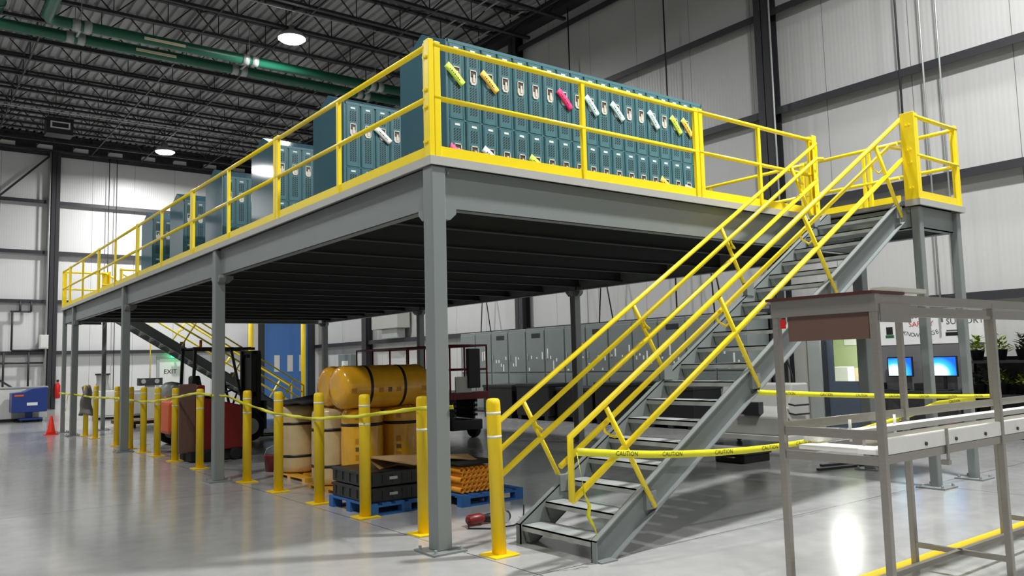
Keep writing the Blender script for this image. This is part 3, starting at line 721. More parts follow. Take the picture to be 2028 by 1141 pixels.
# ------------------------------------------------------------------ caution tapes
def ribbon(label, pts, width=.07, lettering=None, wave=.0, tail=None, twist=0.):
    t = thing('caution_tape', label, 'tape', pts[0])
    pts = [V(p) for p in pts]; P = []
    for a, b in zip(pts[:-1], pts[1:]):
        n = max(2, int((b - a).length / .12))
        for i in range(n): P.append(a.lerp(b, i / n))
    P.append(pts[-1]); m = MB(); o = 0; n = len(P)
    for i, p in enumerate(P):
        d = (P[min(i + 1, n - 1)] - P[max(i - 1, 0)]).normalized(); s = d.cross(V((0, 0, 1)))
        s = s.normalized() if s.length > .2 else V((1, 0, 0))
        u = s.cross(d); a = twist + wave * math.sin(i * .9); w = (u * math.cos(a) + s * math.sin(a)) * width / 2
        m.v += [p - w, p + w]
    for i in range(n - 1): m.f.append([2 * i, 2 * i + 1, 2 * i + 3, 2 * i + 2]); m.sm.append(True)
    m.build('strip', 'tape', t, solid=.0015)
    if tail:
        q = [V(p) for p in tail]; m = MB()
        for i, p in enumerate(q): w = .013 * math.cos(i * .8); m.v += [p - V((w, .01, 0)), p + V((w, .01, 0))]
        for i in range(len(q) - 1): m.f.append([2 * i, 2 * i + 1, 2 * i + 3, 2 * i + 2]); m.sm.append(True)
        m.build('loose_end', 'tape', t, solid=.0015)
    if lettering:
        acc = 0; nxt = .45
        for a, b in zip(P[:-1], P[1:]):
            acc += (b - a).length
            if acc > nxt:
                nxt += .62; d = (b - a).normalized(); d = d if d.x > 0 else -d; s = d.cross(V((0, 0, 1))).normalized(); u = s.cross(d)
                MB().text('CAUTION', width * .9, b + s * .004, d, u).build('lettering', 'ink', t)
    return t
def sag(a, b, s, n=8):
    a, b = V(a), V(b); return [a.lerp(b, i / n) - V((0, 0, s * 4 * (i / n) * (1 - i / n))) for i in range(n + 1)]
ribbon('yellow caution tape sagging past the yellow rolls between second and corner columns', [(.0, 6.2, 1.25), (.19, 6.1, 1.24), (.29, 5.79, 1.15), (.29, 4.55, 1.035), (.29, 3.27, 1.01), (.29, 2.04, 1.085), (.29, .83, 1.20), (.186, .01, 1.245), (.19, -.0, 1.245)], .042, wave=.7)
ribbon('yellow caution tape strung between second and third columns', [(.0, 6.28, 1.25), (.28, 6.98, 1.235), (.29, 8.06, 1.25), (.29, 9.6, 1.13), (.29, 10.84, 1.05), (.28, 11.84, 1.03), (.27, 12.9, 1.05), (.19, 13.6, 1.06), (.01, 12.4, 1.1)], .045, wave=.6)
ribbon('yellow caution tape at the far end, loose ends hanging on the fourth column', [(.0, 12.35, 1.1), (.24, 14.1, 1.06), (.28, 16.78, 1.03), (.26, 17.9, 1.05), (.01, 18.3, 1.10), (.01, 20.0, 1.10)], .05, wave=.5, tail=[(-.02, 18.35, 1.1), (-.05, 18.3, .95), (-.03, 18.38, .8), (-.1, 18.3, .62)])
ribbon('yellow caution tape tied across the foot of the stairs to the landing column', sag((.57, -1.19, .905), (6.23, -1.34, 1.0), .21, 14) + [(7.1, -1.4, 1.02)], .062, lettering=True, tail=[(.57, -1.19, .9), (.6, -1.2, .72), (.64, -1.19, .56), (.66, -1.22, .48), (.66, -1.2, .40), (.68, -1.22, .34), (.73, -1.2, .28), (.75, -1.21, .2)])
ribbon('yellow caution tape from the stair stringer to the landing columns, upper of the two', sag((2.98, -1.16, 1.27), (7.62, -1.44, 1.03), .02, 10), .052, lettering=True)
# ------------------------------------------------------------------ insulation rolls under the deck
def roll(label, c, r, L_, axis, body='wrapy', straps=(.25, .72), group='yellow wrapped rolls under the platform'):
    t = thing('insulation_roll', label, 'roll', c if axis == 'z' else (c[0], c[1], c[2] - r), group)
    pr = [(r * .55, 0), (r * .84, .012), (r * .96, .05), (r, .11), (r * 1.01, L_ * .5), (r, L_ - .11), (r * .96, L_ - .05), (r * .84, L_ - .012), (r * .55, L_)]
    c0 = V(c) if axis == 'z' else V((c[0] - L_ / 2, c[1], c[2]))
    MB().lathe(c0, pr, 28, axis).build('wrapped_body', body, t)
    for s in straps: MB().lathe(c0, [(r * 1.014, L_ * s - .02), (r * 1.014, L_ * s + .02)], 28, axis).build('strap', 'strap', t)
    p = MB(); q = MB()
    for s in (.1, .40, .5, .60, .9):
        for k in range(4):
            a = k * 2 * PI / 4 + (PI + .15 if axis == 'x' else PI + .9)
            if s == .5 and k % 2: continue
            d = V((0, math.cos(a), math.sin(a))) if axis == 'x' else V((math.cos(a), math.sin(a), 0))
            tn = V((0, -math.sin(a), math.cos(a))) if axis == 'x' else V((-math.sin(a), math.cos(a), 0))
            ax = V((1, 0, 0)) if axis == 'x' else V((0, 0, 1))
            (q if s == .5 else p).obb(c0 + ax * L_ * s + d * (r * 1.004), ax * (.026 if s == .5 else .035), tn * .03, d * .003)
    if body == 'wrapy': each(p, 'print', 'print', t); each(q, 'emblem', 'emblem', t)
    return t
roll('large yellow roll lying on top of the stack, nearer one', (1.40, 3.62, 1.36), .275, 1.28, 'x', straps=(.3, .68))
roll('yellow roll lying on the stack behind the nearer one', (1.50, 4.22, 1.36), .27, 1.28, 'x')
roll('yellow upright roll at the front of the stack, beneath the lying rolls', (1.17, 3.70, .06), .27, 1.02, 'z', straps=(.27, .8))
roll('yellow upright roll at the right of the front row of the stack', (1.74, 3.66, .06), .27, 1.02, 'z', straps=(.27, .8))
roll('cloudy-wrapped upright roll at the back left of the stack', (1.02, 4.3, .06), .27, 1.02, 'z', 'wrapw')
roll('upright yellow roll at the back right of the stack', (1.72, 4.26, .06), .27, 1.02, 'z')
roll('cloudy-wrapped upright roll under the black cover, left of the stack', (1.22, 5.92, .06), .29, 1.02, 'z', 'wrapw')
roll('yellow upright roll under the black cover, beside the cloudy one', (1.52, 5.36, .06), .28, 1.02, 'z')
roll('yellow upright roll behind the black-covered pair', (2.0, 5.95, .06), .28, 1.02, 'z')
def pallet(label, x0, y0, x1, y1, m, z=0, group='pallets under the platform', h=.13):
    t = thing('pallet', label, 'pallet', ((x0 + x1) / 2, (y0 + y1) / 2, z), group)
    n = 6; w = (x1 - x0) / (n + (n - 1) * .45)
    for i in range(n): xa = x0 + i * w * 1.45; MB().box(xa, y0, z + h - .02, xa + w, y1, z + h).build('deck_board', m, t)
    for yy in (y0, (y0 + y1) / 2 - .05, y1 - .1):
        MB().box(x0, yy, z + h - .04, x1, yy + .1, z + h - .02).build('stringer_board', m, t); MB().box(x0, yy, z, x1, yy + .1, z + .018).build('runner_board', m, t)
        for xx in (x0, (x0 + x1) / 2 - .06, x1 - .12): MB().box(xx, yy, z + .018, xx + .12, yy + .1, z + h - .04).build('block', m, t)
    return t
pallet('yellow skid under the lying and upright roll stack', .8, 3.4, 2.05, 4.6, 'wrapy', h=.06)
pallet('yellow skid under the black-covered rolls', .95, 5.05, 2.3, 6.25, 'wrapy', h=.06)
bc = MB()
bc.grid(lambda u, v: (.95 + u * 1.3, 5.1 + v * 1.1, 1.1 + .10 * math.sin(u * PI) * math.sin(v * PI) + .02 * math.sin(u * 9 + v * 7)), 14, 10)
tag(bc.build('tarp', 'rubber', solid=.03), 'black crumpled cover lying on the left group of rolls', 'cover')
pallet('blue pallet carrying the black crates', .38, 2.0, 1.32, 3.0, 'pblue')
pallet('blue pallet carrying the orange mesh rolls, behind the corner column', 1.42, 1.75, 2.3, 2.75, 'pblue')
def crate(label, x0, y0, x1, y1, z0, z1):
    t = thing('crate', label, 'crate', ((x0 + x1) / 2, (y0 + y1) / 2, z0), 'black crates on the blue pallet')
    MB().box(x0, y0, z0, x1, y1, z1).build('case', 'crate', t, bevel=.012)
    r = MB()
    for i in range(5): x = x0 + (x1 - x0) * (.1 + .2 * i); r.box(x - .012, y0 - .008, z0 + .03, x + .012, y0, z1 - .03)
    for i in range(5): y = y0 + (y1 - y0) * (.1 + .2 * i); r.box(x0 - .008, y - .012, z0 + .03, x0, y + .012, z1 - .03)
    r.box(x0 - .01, y0 - .01, z1 - .03, x1 + .01, y1 + .01, z1 - .008)
    r.build('rib', 'crate', t)
    MB().box((x0 + x1) / 2 - .05, y0 - .012, z1 - .09, (x0 + x1) / 2 + .05, y0 - .002, z1 - .06).build('latch', 'hang', t)
    return t
crate('black plastic crate on the blue pallet, lower one of the stack', .4, 2.05, 1.02, 2.95, .131, .29)
crate('black plastic crate stacked on the lower crate of the blue pallet', .4, 2.05, 1.02, 2.95, .302, .46)
crate('black plastic crate at the right half of the blue pallet', 1.06, 2.05, 1.34, 2.95, .131, .44)
cbm = thing('cardboard_sheet', 'flattened cardboard folded over the black crates', 'cardboard', (.9, 2.4, .5))
MB().prism([(.52, 2.3, .60), (.95, 1.98, .50), (1.55, 2.15, .52), (1.2, 2.75, .53)], (0, 0, .012)).build('flap', 'card', cbm)
MB().prism([(.52, 2.32, .595), (.62, 2.2, .47), (1.3, 2.7, .47), (1.2, 2.75, .53)], (0, .012, 0)).build('fold', 'card', cbm)
MB().prism([(1.4, 2.1, .53), (1.85, 2.05, .47), (1.95, 2.4, .50), (1.3, 2.6, .535)], (0, 0, .012)).build('flap', 'card', cbm)
# orange mesh tubes
k_ = 0
for row in range(5):
    for c_ in range(7 - row % 2 - (1 if row > 3 else 0)):
        xx = 1.5 + .033 * (row % 2) + c_ * .068; zz = .17 + row * .058
        t = MB(); rr = .030
        t.path([(xx, 1.85, zz), (xx, 2.7, zz)], rr, 10, caps=False)
        ob = t.build('mesh_tube', 'mesh', solid=.008); tag(ob, 'orange plastic tube in the stacked bundle on the right blue pallet', 'tube', 'orange tubes on the blue pallet')
tag(MB().box(1.44, 1.8, .455, 2.02, 2.7, .48).build('rubber_mat', 'rubber', bevel=.01), 'black mat lying over the orange tubes', 'mat')

# ------------------------------------------------------------------ machines under the deck
def wheel(mb, c, r, w, axis='y'): return mb.lathe(c, [(r * .6, -w / 2), (r * .92, -w / 2), (r, -w * .3), (r, w * .3), (r * .92, w / 2), (r * .6, w / 2)], 24, axis)
fk = thing('forklift', 'orange and black forklift with tall mast parked under the platform', 'forklift', (2.2, 13, 0))
MB().prism([(1.0, 12.45, .28), (1.02, 12.45, .95), (1.15, 12.45, 1.05), (1.6, 12.45, 1.02), (1.6, 12.45, .35), (1.4, 12.45, .2)], (0, 1.1, 0)).build('counterweight', 'orange', fk, bevel=.06)
MB().box(1.55, 12.5, .3, 2.75, 13.5, .75).build('chassis', 'red', fk, bevel=.03)
MB().box(1.55, 12.6, .75, 2.1, 13.4, .95).build('seat_base', 'black', fk, bevel=.03)
MB().prism([(1.62, 12.75, .95), (1.62, 12.75, 1.5), (1.75, 12.75, 1.52), (1.85, 12.75, 1.05), (2.15, 12.75, 1.05), (2.15, 12.75, .95)], (0, .5, 0)).build('seat', 'black', fk, bevel=.04)
gu = MB()
for y in (12.52, 13.48):
    gu.bar((1.52, y, 1.0), (1.57, y, 2.12), .06, .06).bar((2.65, y, .75), (2.35, y, 2.12), .05, .05).bar((1.52, y, 2.12), (2.9, y, 2.10), .05, .06)
for i in range(7): x = 1.6 + i * .2; gu.bar((x, 12.52, 2.13), (x, 13.48, 2.13), .03, .03)
gu.build('overhead_guard', 'black', fk)
ms = MB()
for y in (12.62, 13.3): ms.box(2.86, y, .1, 2.98, y + .09, 2.06).box(3.0, y + .02, .1, 3.1, y + .09, 2.0)
ms.box(2.9, 12.62, 1.98, 3.08, 13.39, 2.06).box(2.9, 12.62, 1.0, 3.0, 13.39, 1.1).box(2.92, 12.72, .15, 2.98, 13.3, 1.9)
ms.build('mast', 'black', fk)
MB().box(3.12, 12.5, .25, 3.18, 13.5, .9).build('carriage', 'black', fk)
for y in (12.75, 13.2): MB().box(3.14, y - .06, .06, 4.2, y + .06, .1).box(3.14, y - .06, .06, 3.18, y + .06, .6).build('fork', 'black', fk)
for (x, r) in ((1.32, .27), (2.75, .34)):
    for y in (12.44, 13.54): w_ = MB(); wheel(w_, (x, y, r), r, .2); wo = w_.build('wheel', 'rubber', fk); MB().lathe((x, y, r), [(r * .55, -.11), (r * .55, .11)], 18, 'y').build('hub', 'hang', wo)
MB().lathe((1.2, 12.62, 1.22), [(.10, 0), (.17, .05), (.18, .35), (.17, .65), (.1, .7)], 18, 'y').build('gas_cylinder', 'hang', fk)
MB().path([(2.45, 12.95, 1.0), (2.3, 12.95, 1.25)], .02).lathe((2.28, 12.95, 1.27), [(.18, -.01), (.18, .012)], 20).build('steering_wheel', 'black', fk)
MB().path([(1.68, 12.5, 2.15), (1.68, 12.5, 2.3)], .03).build('beacon', 'orange', fk)
rm = thing('floor_scrubber', 'red wheeled machine with a tall brown panel on its side, behind the bollards', 'machine', (1.0, 9.3, 0))
MB().prism([(.62, 8.95, .18), (.62, 8.95, 1.15), (.9, 8.95, 1.1), (1.38, 8.95, .98), (1.42, 8.95, .2)], (0, .75, 0)).build('body', 'red', rm, bevel=.03)
MB().box(.34, 9.18, .16, .64, 9.24, 1.39).build('side_panel', 'brown', rm, bevel=.01)
MB().box(.66, 9.2, 1.1, .8, 9.7, 1.36).build('rear_cowl', 'redb' if False else 'red', rm, bevel=.02)
for x in (.78, 1.27):
    for y in (8.93, 9.72): w_ = MB(); wheel(w_, (x, y, .11), .11, .07); w_.build('wheel', 'rubber', rm)
MB().path([(1.3, 9.2, .98), (1.38, 9.2, 1.2), (1.28, 9.2, 1.25), (1.1, 9.2, 1.2)], .02).build('handle', 'black', rm)
MB().box(.5, 9.0, .02, 1.45, 9.7, .18).build('skirt', 'rubber', rm)
sl = thing('scissor_lift', 'dark red scissor lift parked behind the roll stack', 'lift', (6.2, 10.6, 0))
MB().box(5.75, 8.6, .2, 6.55, 12.4, .42).build('chassis', 'crate', sl, bevel=.02)
for x in (5.72, 6.58):
    for y in (9.0, 12.0): w_ = MB(); wheel(w_, (x, y, .2), .2, .14, 'x'); w_.build('wheel', 'rubber', sl)
for i, z in enumerate((.46, .56, .66, .76)):
    a = MB()
    for x in (5.85, 6.4): a.bar((x, 8.7, z), (x, 12.3, z + .06), .05, .06).bar((x + .06, 8.7, z + .06), (x + .06, 12.3, z), .05, .06)
    each(a, 'scissor_arm', 'crate', sl)
MB().box(5.65, 8.5, .86, 6.65, 12.9, 1.02).build('platform', 'red', sl, bevel=.01)
r = MB()
for x in (5.67, 6.63):
    for z in (1.5, 2.02): r.tube((x, 8.52, z), (x, 12.88, z), .022, 8)
    for i in range(6): r.tube((x, 8.52 + i * .872, 1.0), (x, 8.52 + i * .872, 2.02), .02, 8)
for y in (8.52, 12.88):
    for z in (1.5, 2.02): r.tube((5.67, y, z), (6.63, y, z), .022, 8)
r.build('guard_rails', 'red', sl)
MB().box(6.1, 8.46, 1.1, 6.42, 8.56, 1.95).build('control_box', 'black', sl, bevel=.02)
MB().box(5.8, 8.5, 1.0, 6.2, 8.54, 1.35).build('notice_plate', 'white', sl)
bk = thing('bucket', 'small red bucket on the floor behind a bollard', 'bucket', (1.12, 6.72, 0))
MB().lathe((1.12, 6.72, 0), [(.11, 0), (.14, .24), (.146, .25), (.146, .26)], 20).build('body', 'red', bk)
MB().path([(.98, 6.72, .25), (1.02, 6.72, .36), (1.12, 6.72, .40), (1.22, 6.72, .36), (1.26, 6.72, .25)], .006, 6).build('handle', 'hang', bk)
dr = thing('angle_grinder', 'red and black power tool with a cord lying on the floor by the bollard', 'power tool', (1.0, .75, 0))
MB().lathe((.86, .82, .06), [(.03, 0), (.052, .02), (.055, .16), (.04, .2)], 14, 'x').build('motor_housing', 'red', dr)
MB().lathe((1.06, .82, .055), [(.04, 0), (.045, .1), (.03, .26)], 14, 'x').build('body', 'black', dr)
MB().lathe((1.30, .80, .05), [(.02, -.07), (.05, -.06), (.05, .06), (.02, .07)], 14, 'x').build('gear_head', 'crate', dr)
MB().lathe((1.24, .70, .06), [(.055, -.01), (.058, .01)], 18, 'y').build('disc', 'hang', dr)
MB().path([(.86, .8, .05), (.8, .7, .01), (.95, .55, .01), (1.2, .5, .012), (1.4, .6, .015), (1.55, .78, .06), (1.6, .84, .12)], .008, 6).build('cord', 'black', dr)
# switchgear line along the right wall
yy = 5.62; i = 0
wid = [.92] * 13
while i < 13:
    w_ = wid[i]; big = (1.0 if i % 3 else .6)
    pos = 'at the near right end' if i == 0 else 'at the far left end' if i == 12 else 'number %d counted from the near right end' % (i + 1)
    words = ['', 'second', 'third', 'fourth', 'fifth', 'sixth', 'seventh', 'eighth', 'ninth', 'tenth', 'eleventh', 'twelfth']
    if 0 < i < 12: pos = words[i] + ' in the row from the near right end'
    t = thing('switchgear_cabinet', 'tall grey switchgear cabinet ' + pos, 'electrical cabinet', (12.45, yy + w_ / 2, 0), 'grey switchgear cabinets along the right wall')
    MB().box(12.0, yy + .004, .08, 12.84, yy + w_ - .004, 2.66).build('cabinet_body', 'switch', t, bevel=.01)
    MB().box(12.02, yy, 0, 12.8, yy + w_, .08).build('plinth', 'crate', t)
    dA = MB().box(11.975, yy + .03, .15, 12.0, yy + w_ - .03, 1.28).build('door', 'switch', t, bevel=.005)
    dB = MB().box(11.975, yy + .03, 1.32, 12.0, yy + w_ - .03, 2.58).build('door', 'switch', t, bevel=.005)
    for d_, z in ((dA, .72), (dB, 1.7)): MB().box(11.95, yy + w_ - .12, z, 11.975, yy + w_ - .09, z + .18).build('handle', 'hang', d_)
    lb = MB(); rg = random.Random(i * 13 + 5)
    for q in range(6):
        a = yy + .08 + q * .13 + rg.uniform(0, .03); z = rg.choice((1.35, 1.5, 1.62, 1.7, 1.72)); hh = rg.choice((.05, .06, .1, .22, .3)); ww = .05 if hh > .08 else rg.choice((.05, .08))
        if rg.random() < .75: lb.box(11.972, a, z, 11.976, a + ww, z + hh)
    each(lb, 'label', 'plate', dB)
    if i in (2, 5, 8, 10): MB().box(11.968, yy + .2, 2.36, 11.976, yy + .62, 2.5).build('vent_grille', 'crate', dB)
    if i == 6:
        MB().box(11.95, yy + .22, 2.2, 11.976, yy + .36, 2.36).build('warning_light', 'redb', dB)
        MB().box(11.97, yy + .1, 1.98, 11.976, yy + .5, 2.12).build('warning_sign', 'signyel', dB)
    if i == 5: MB().lathe((11.97, yy + .55, 2.28), [(.05, -.02), (.05, .01)], 12, 'x').build('pilot_light', 'exit', dB)
    yy += w_; i += 1
for i, (y0, x0, hh) in enumerate(((6.2, 10.7, .95), (7.9, 10.6, 1.05), (9.6, 10.75, .9), (11.2, 10.6, 1.0), (13.0, 10.7, .95))):  # added bins, standing in for the darkness at the foot of the switchgear
    t = thing('standin_bin', 'added black bin filling the dark area in front of the switchgear, ' + ('nearest', 'second nearest', 'middle one', 'second farthest', 'farthest')[i] + ' of five', 'bin', (x0 + .5, y0 + .7, 0), 'added black bins before the switchgear')
    MB().box(x0, y0, .12, x0 + 1.0, y0 + 1.45, hh).build('body', 'black', t, bevel=.02)
    MB().box(x0 - .02, y0 - .02, hh - .06, x0 + 1.02, y0 + 1.47, hh + .02).build('rim', 'crate', t, bevel=.01)
    for yy_ in (y0 + .05, y0 + .65, y0 + 1.25): MB().box(x0, yy_, 0, x0 + 1.0, yy_ + .15, .12).build('runner', 'crate', t)
t = thing('grey_machine', 'pale grey machine with a sloping front half hidden behind the stairs', 'machine', (8.9, 3.1, 0))
MB().prism([(8.6, 2.5, .22), (8.6, 2.5, .55), (8.85, 2.5, .72), (9.0, 2.5, 1.12), (9.5, 2.5, 1.12), (9.5, 2.5, .22)], (0, 1.5, 0)).build('body', 'machine', t, bevel=.03)
MB().box(8.5, 2.3, .14, 9.6, 4.2, .22).build('base', 'machine', t)
for x in (8.6, 9.4):
    for y in (2.45, 4.0): w_ = MB(); wheel(w_, (x, y, .07), .07, .05); w_.build('caster', 'rubber', t)
for j in range(3): MB().path([(8.8, 2.45, .45 + j * .16), (8.9, 2.4, .42 + j * .16), (9.3, 2.38, .42 + j * .16)], .016, 8).build('hose', 'rubber', t)
MB().box(8.55, 2.9, .58, 8.7, 3.3, .80).build('control_panel', 'crate', t, bevel=.01)
t = thing('toolbox', 'low black box on the floor under the stairs', 'box', (6.9, 2.0, 0))
MB().box(6.55, 1.75, .0, 7.2, 2.3, .12).build('body', 'black', t, bevel=.015)
MB().box(6.53, 1.73, .12, 7.22, 2.32, .15).build('lid', 'crate', t, bevel=.008)
MB().path([(6.53, 1.9, .09), (6.49, 1.9, .09), (6.49, 2.15, .09), (6.53, 2.15, .09)], .01, 6).build('handle', 'hang', t)
t = thing('fire_extinguisher', 'red fire extinguisher on the dark column left of the slate door', 'fire extinguisher', (12.72, 5.12, .28))
MB().lathe((12.66, 5.14, .28), [(.06, 0), (.075, .03), (.075, .40), (.05, .47), (.025, .5)], 18).build('cylinder', 'redb', t)
MB().box(12.63, 5.12, .78, 12.69, 5.16, .84).build('valve', 'black', t)
MB().path([(12.66, 5.12, .82), (12.6, 5.08, .75), (12.6, 5.06, .5)], .012, 6).build('hose', 'black', t)
MB().lathe((12.66, 5.14, .5), [(.0765, 0), (.0765, .14)], 18).build('label', 'plate', t)
tag(MB().path([(12.62, 5.02, 2.4), (12.6, 5.0, 1.5), (12.6, 4.9, 1.2), (12.58, 4.82, .8), (12.6, 4.86, .5), (12.62, 4.98, .45)], .018, 8).build('power_cable', 'black'), 'black cable looping down beside the dark column', 'cable')
# workstation with sign and screens
sg = thing('wall_sign', 'white safety banner above the two computer screens', 'sign', (XR - .05, 1.95, 1.78))
MB().box(XR - .075, .9, 1.78, XR - .062, 3.0, 2.62).build('board', 'sign', sg)
xs_ = XR - .078; yd = (0, -1, 0)
def sgn(txt, size, y, z, m, ang=0):
    a = math.radians(ang)
    MB().text(txt, size, (xs_, y, z), (0, -math.cos(a), math.sin(a)), (0, math.sin(a), math.cos(a))).build('lettering', m, sg)
sgn('Trust', .17, 2.36, 2.37, 'signgrey'); sgn('Group', .16, 1.86, 2.37, 'signgrey'); sgn('INTEGRITY', .085, 1.42, 2.40, 'signred')
sgn('SAFETY', .155, 2.10, 2.19, 'signred'); sgn('SUPPORT', .17, 1.24, 2.21, 'signgrey')
for i, ch in enumerate('KNOWLEDGE'):
    sgn(ch, .12, 2.45 - i * .083, 2.02 - .06 * math.sin(i / 8 * PI), 'signgrey', -24 + i * 6)
MB().box(xs_ - .002, 2.70, 2.0, xs_, 2.84, 2.16).build('emblem', 'ink', sg); MB().box(xs_ - .003, 2.68, 1.93, xs_, 2.86, 1.99).build('emblem', 'signgrn', sg)
MB().box(xs_ - .002, 1.32, 1.93, xs_, 1.62, 2.0).build('emblem', 'ink', sg); MB().box(xs_ - .003, 1.36, 2.02, xs_, 1.60, 2.045).build('emblem', 'signgrey', sg); MB().box(xs_ - .003, 1.26, 1.93, xs_, 1.32, 2.0).build('emblem', 'signyel', sg)
wb = thing('work_bench', 'dark work bench under the two computer screens', 'bench', (12.75, 2.2, 0))
MB().box(12.45, 1.15, .80, 13.02, 3.1, .85).build('bench_top', 'crate', wb, bevel=.005)
for y in (1.2, 3.0): MB().box(12.5, y, 0, 12.56, y + .05, .8).build('leg', 'dark', wb); MB().box(12.95, y, 0, 13.0, y + .05, .8).build('leg', 'dark', wb)
MB().box(12.6, 1.3, .2, 13.0, 3.0, .24).build('shelf', 'brown', wb)
for y, lab, in ((2.50, 'lit computer monitor at the left, half hidden by a table leg'), (1.62, 'lit computer monitor at the right of the bench')):
    t = thing('monitor', lab, 'monitor', (12.86, y, .85), 'two computer monitors')
    MB().box(12.83, y - .265, 1.12, 12.87, y + .265, 1.53).build('bezel', 'black', t, bevel=.006)
    s = MB().box(12.826, y - .24, 1.145, 12.83, y + .24, 1.505).build('screen', 'screen', t)
    s.data.transform(Matrix.Translation((0, 0, 0)))
    MB().box(12.85, y - .03, .87, 12.88, y + .03, 1.15).box(12.76, y - .12, .85, 12.94, y + .12, .87).build('stand', 'black', t)
    tag(MB().box(12.5, y - .22, .85, 12.66, y + .22, .875).build('keyboard', 'black', bevel=.004), 'black keyboard in front of the %s monitor' % ('left' if y > 2 else 'right'), 'keyboard')
for y in (2.95, 2.03): tag(MB().box(12.6, y - .09, .85, 12.95, y + .09, 1.0).build('computer_case', 'black', bevel=.006), 'small black computer on the bench, %s' % ('left end' if y > 2.5 else 'between the two screens'), 'computer')
# plant racks at the right
pr = thing('plant_rack', 'dark tiered rack of leafy plants at the right end of the wall', 'plant rack', (12.6, .2, 0))
for z in (.1, .75, 1.38): MB().box(12.35, -1.4, z, 12.95, 1.08, z + .05).build('shelf', 'black', pr)
for y in (-1.4, -.2, 1.03): MB().box(12.36, y, 0, 12.41, y + .05, 1.5).box(12.9, y, 0, 12.95, y + .05, 1.5).build('upright', 'black', pr)
MB().box(12.9, -1.4, .1, 12.95, 1.08, 1.5).build('back_panel', 'black', pr)
wz = ['first from the left', 'second from the left', 'third from the left', 'fourth from the left', 'fifth from the left', 'sixth from the left']
for z, tier in ((.80, 'middle'), (1.43, 'top')):
    for i in range(6):
        y = .88 - i * .40; x = 12.62
        t = thing('potted_plant', 'leafy green plant in a black pot on the %s shelf, %s' % (tier, wz[i]), 'plant', (x, y, z), 'potted plants on the rack')
        MB().lathe((x, y, z), [(.09, 0), (.13, .2), (.135, .2)], 16).build('pot', 'black', t)
        lf = MB()
        for j in range(110):
            a = random.uniform(0, 2 * PI); el = random.uniform(-.1, 1.3); rr = random.uniform(.05, .24)
            c = V((x + rr * math.cos(a) * math.cos(el), y + rr * math.sin(a) * math.cos(el), z + .2 + .32 * math.sin(el) * random.uniform(.4, 1)))
            d = V((math.cos(a), math.sin(a), random.uniform(-.4, .8))).normalized(); s = d.cross(V((0, 0, 1))).normalized() * .028
            lf.add([c - d * .06, c + s, c + d * .07, c - s], [(0, 1, 2, 3)])
        lf.build('foliage', 'leaf' if (i + (z > 1)) % 3 else 'leaf2', t)
        MB().tube((x, y, z + .18), (x, y, z + .36), .01, 6).build('stem', 'leaf2', t)
# ------------------------------------------------------------------ far left equipment
t = thing('blue_cart', 'blue bin cart standing by the far wall at the left', 'cart', (.2, 27, 0))
MB().prism([(-.45, 26.7, .35), (-.45, 26.7, 1.02), (-.1, 26.7, 1.05), (.15, 26.7, 1.16), (.62, 26.7, 1.2), (.62, 26.7, .35)], (0, .8, 0)).build('bin', 'bluecart', t, bevel=.02)
MB().box(-.2, 26.75, .08, .5, 27.4, .14).box(.0, 26.9, .14, .2, 27.2, .35).build('base', 'bluecart', t)
for x in (-.15, .45):
    for y in (26.8, 27.35): w_ = MB(); wheel(w_, (x, y, .05), .05, .04); w_.build('caster', 'rubber', t)
MB().box(.0, 26.69, .58, .32, 26.7, .68).build('label', 'plate', t)
MB().box(-.38, 26.69, .9, -.1, 26.7, .96).build('stripe', 'orange', t)
t = thing('chest_cabinet', 'long white chest cabinet behind the blue cart', 'cabinet', (-.6, 28.2, 0))
MB().box(-2.6, 27.7, .1, .75, 28.6, 1.15).build('body', 'white', t, bevel=.02)
MB().box(-2.62, 27.68, 1.15, .77, 28.62, 1.22).build('lid', 'hang', t, bevel=.01)
MB().box(-2.5, 27.75, 0, .6, 28.5, .1).build('plinth', 'crate', t)
t = thing('traffic_cone', 'orange traffic cone on the floor near the far corner column', 'cone', (-.26, 19.35, 0))
MB().lathe((-.26, 19.35, 0), [(.125, .02), (.10, .1), (.03, .5), (.022, .51)], 20).build('body', 'cone', t)
MB().box(-.43, 19.18, 0, -.09, 19.52, .022).build('base', 'cone', t, bevel=.01)
t = thing('fire_extinguisher', 'red fire extinguisher on the far column behind the traffic cone', 'fire extinguisher', (2.5, YB - .5, .5))
MB().lathe((2.5, YB - .5, .5), [(.09, 0), (.12, .05), (.12, .6), (.06, .72), (.04, .78)], 16).build('cylinder', 'redb', t); MB().box(2.45, YB - .53, 1.28, 2.55, YB - .44, 1.38).build('valve', 'black', t)
MB().box(2.4, YB - .46, .55, 2.6, YB - .38, .95).build('wall_bracket', 'dark', t)
t = thing('control_cabinet', 'white control box mounted on the far wall by the black pipes', 'electrical box', (2.0, YB - .5, 2.85))
MB().box(1.7, YB - .6, 2.85, 1.72 + .34, YB - .3, 3.5).build('case', 'white', t, bevel=.01); MB().box(1.74, YB - .62, 2.9, 2.02, YB - .6, 3.45).build('door', 'white', t); MB().box(1.75, YB - .3, 3.0, 2.0, YB - .002, 3.3).build('mount', 'dark', t)
labs = ['white cabinet under the far end of the platform, left one', 'white cabinet under the far end of the platform, middle one', 'white cabinet under the far end of the platform, right one next to the forklift']
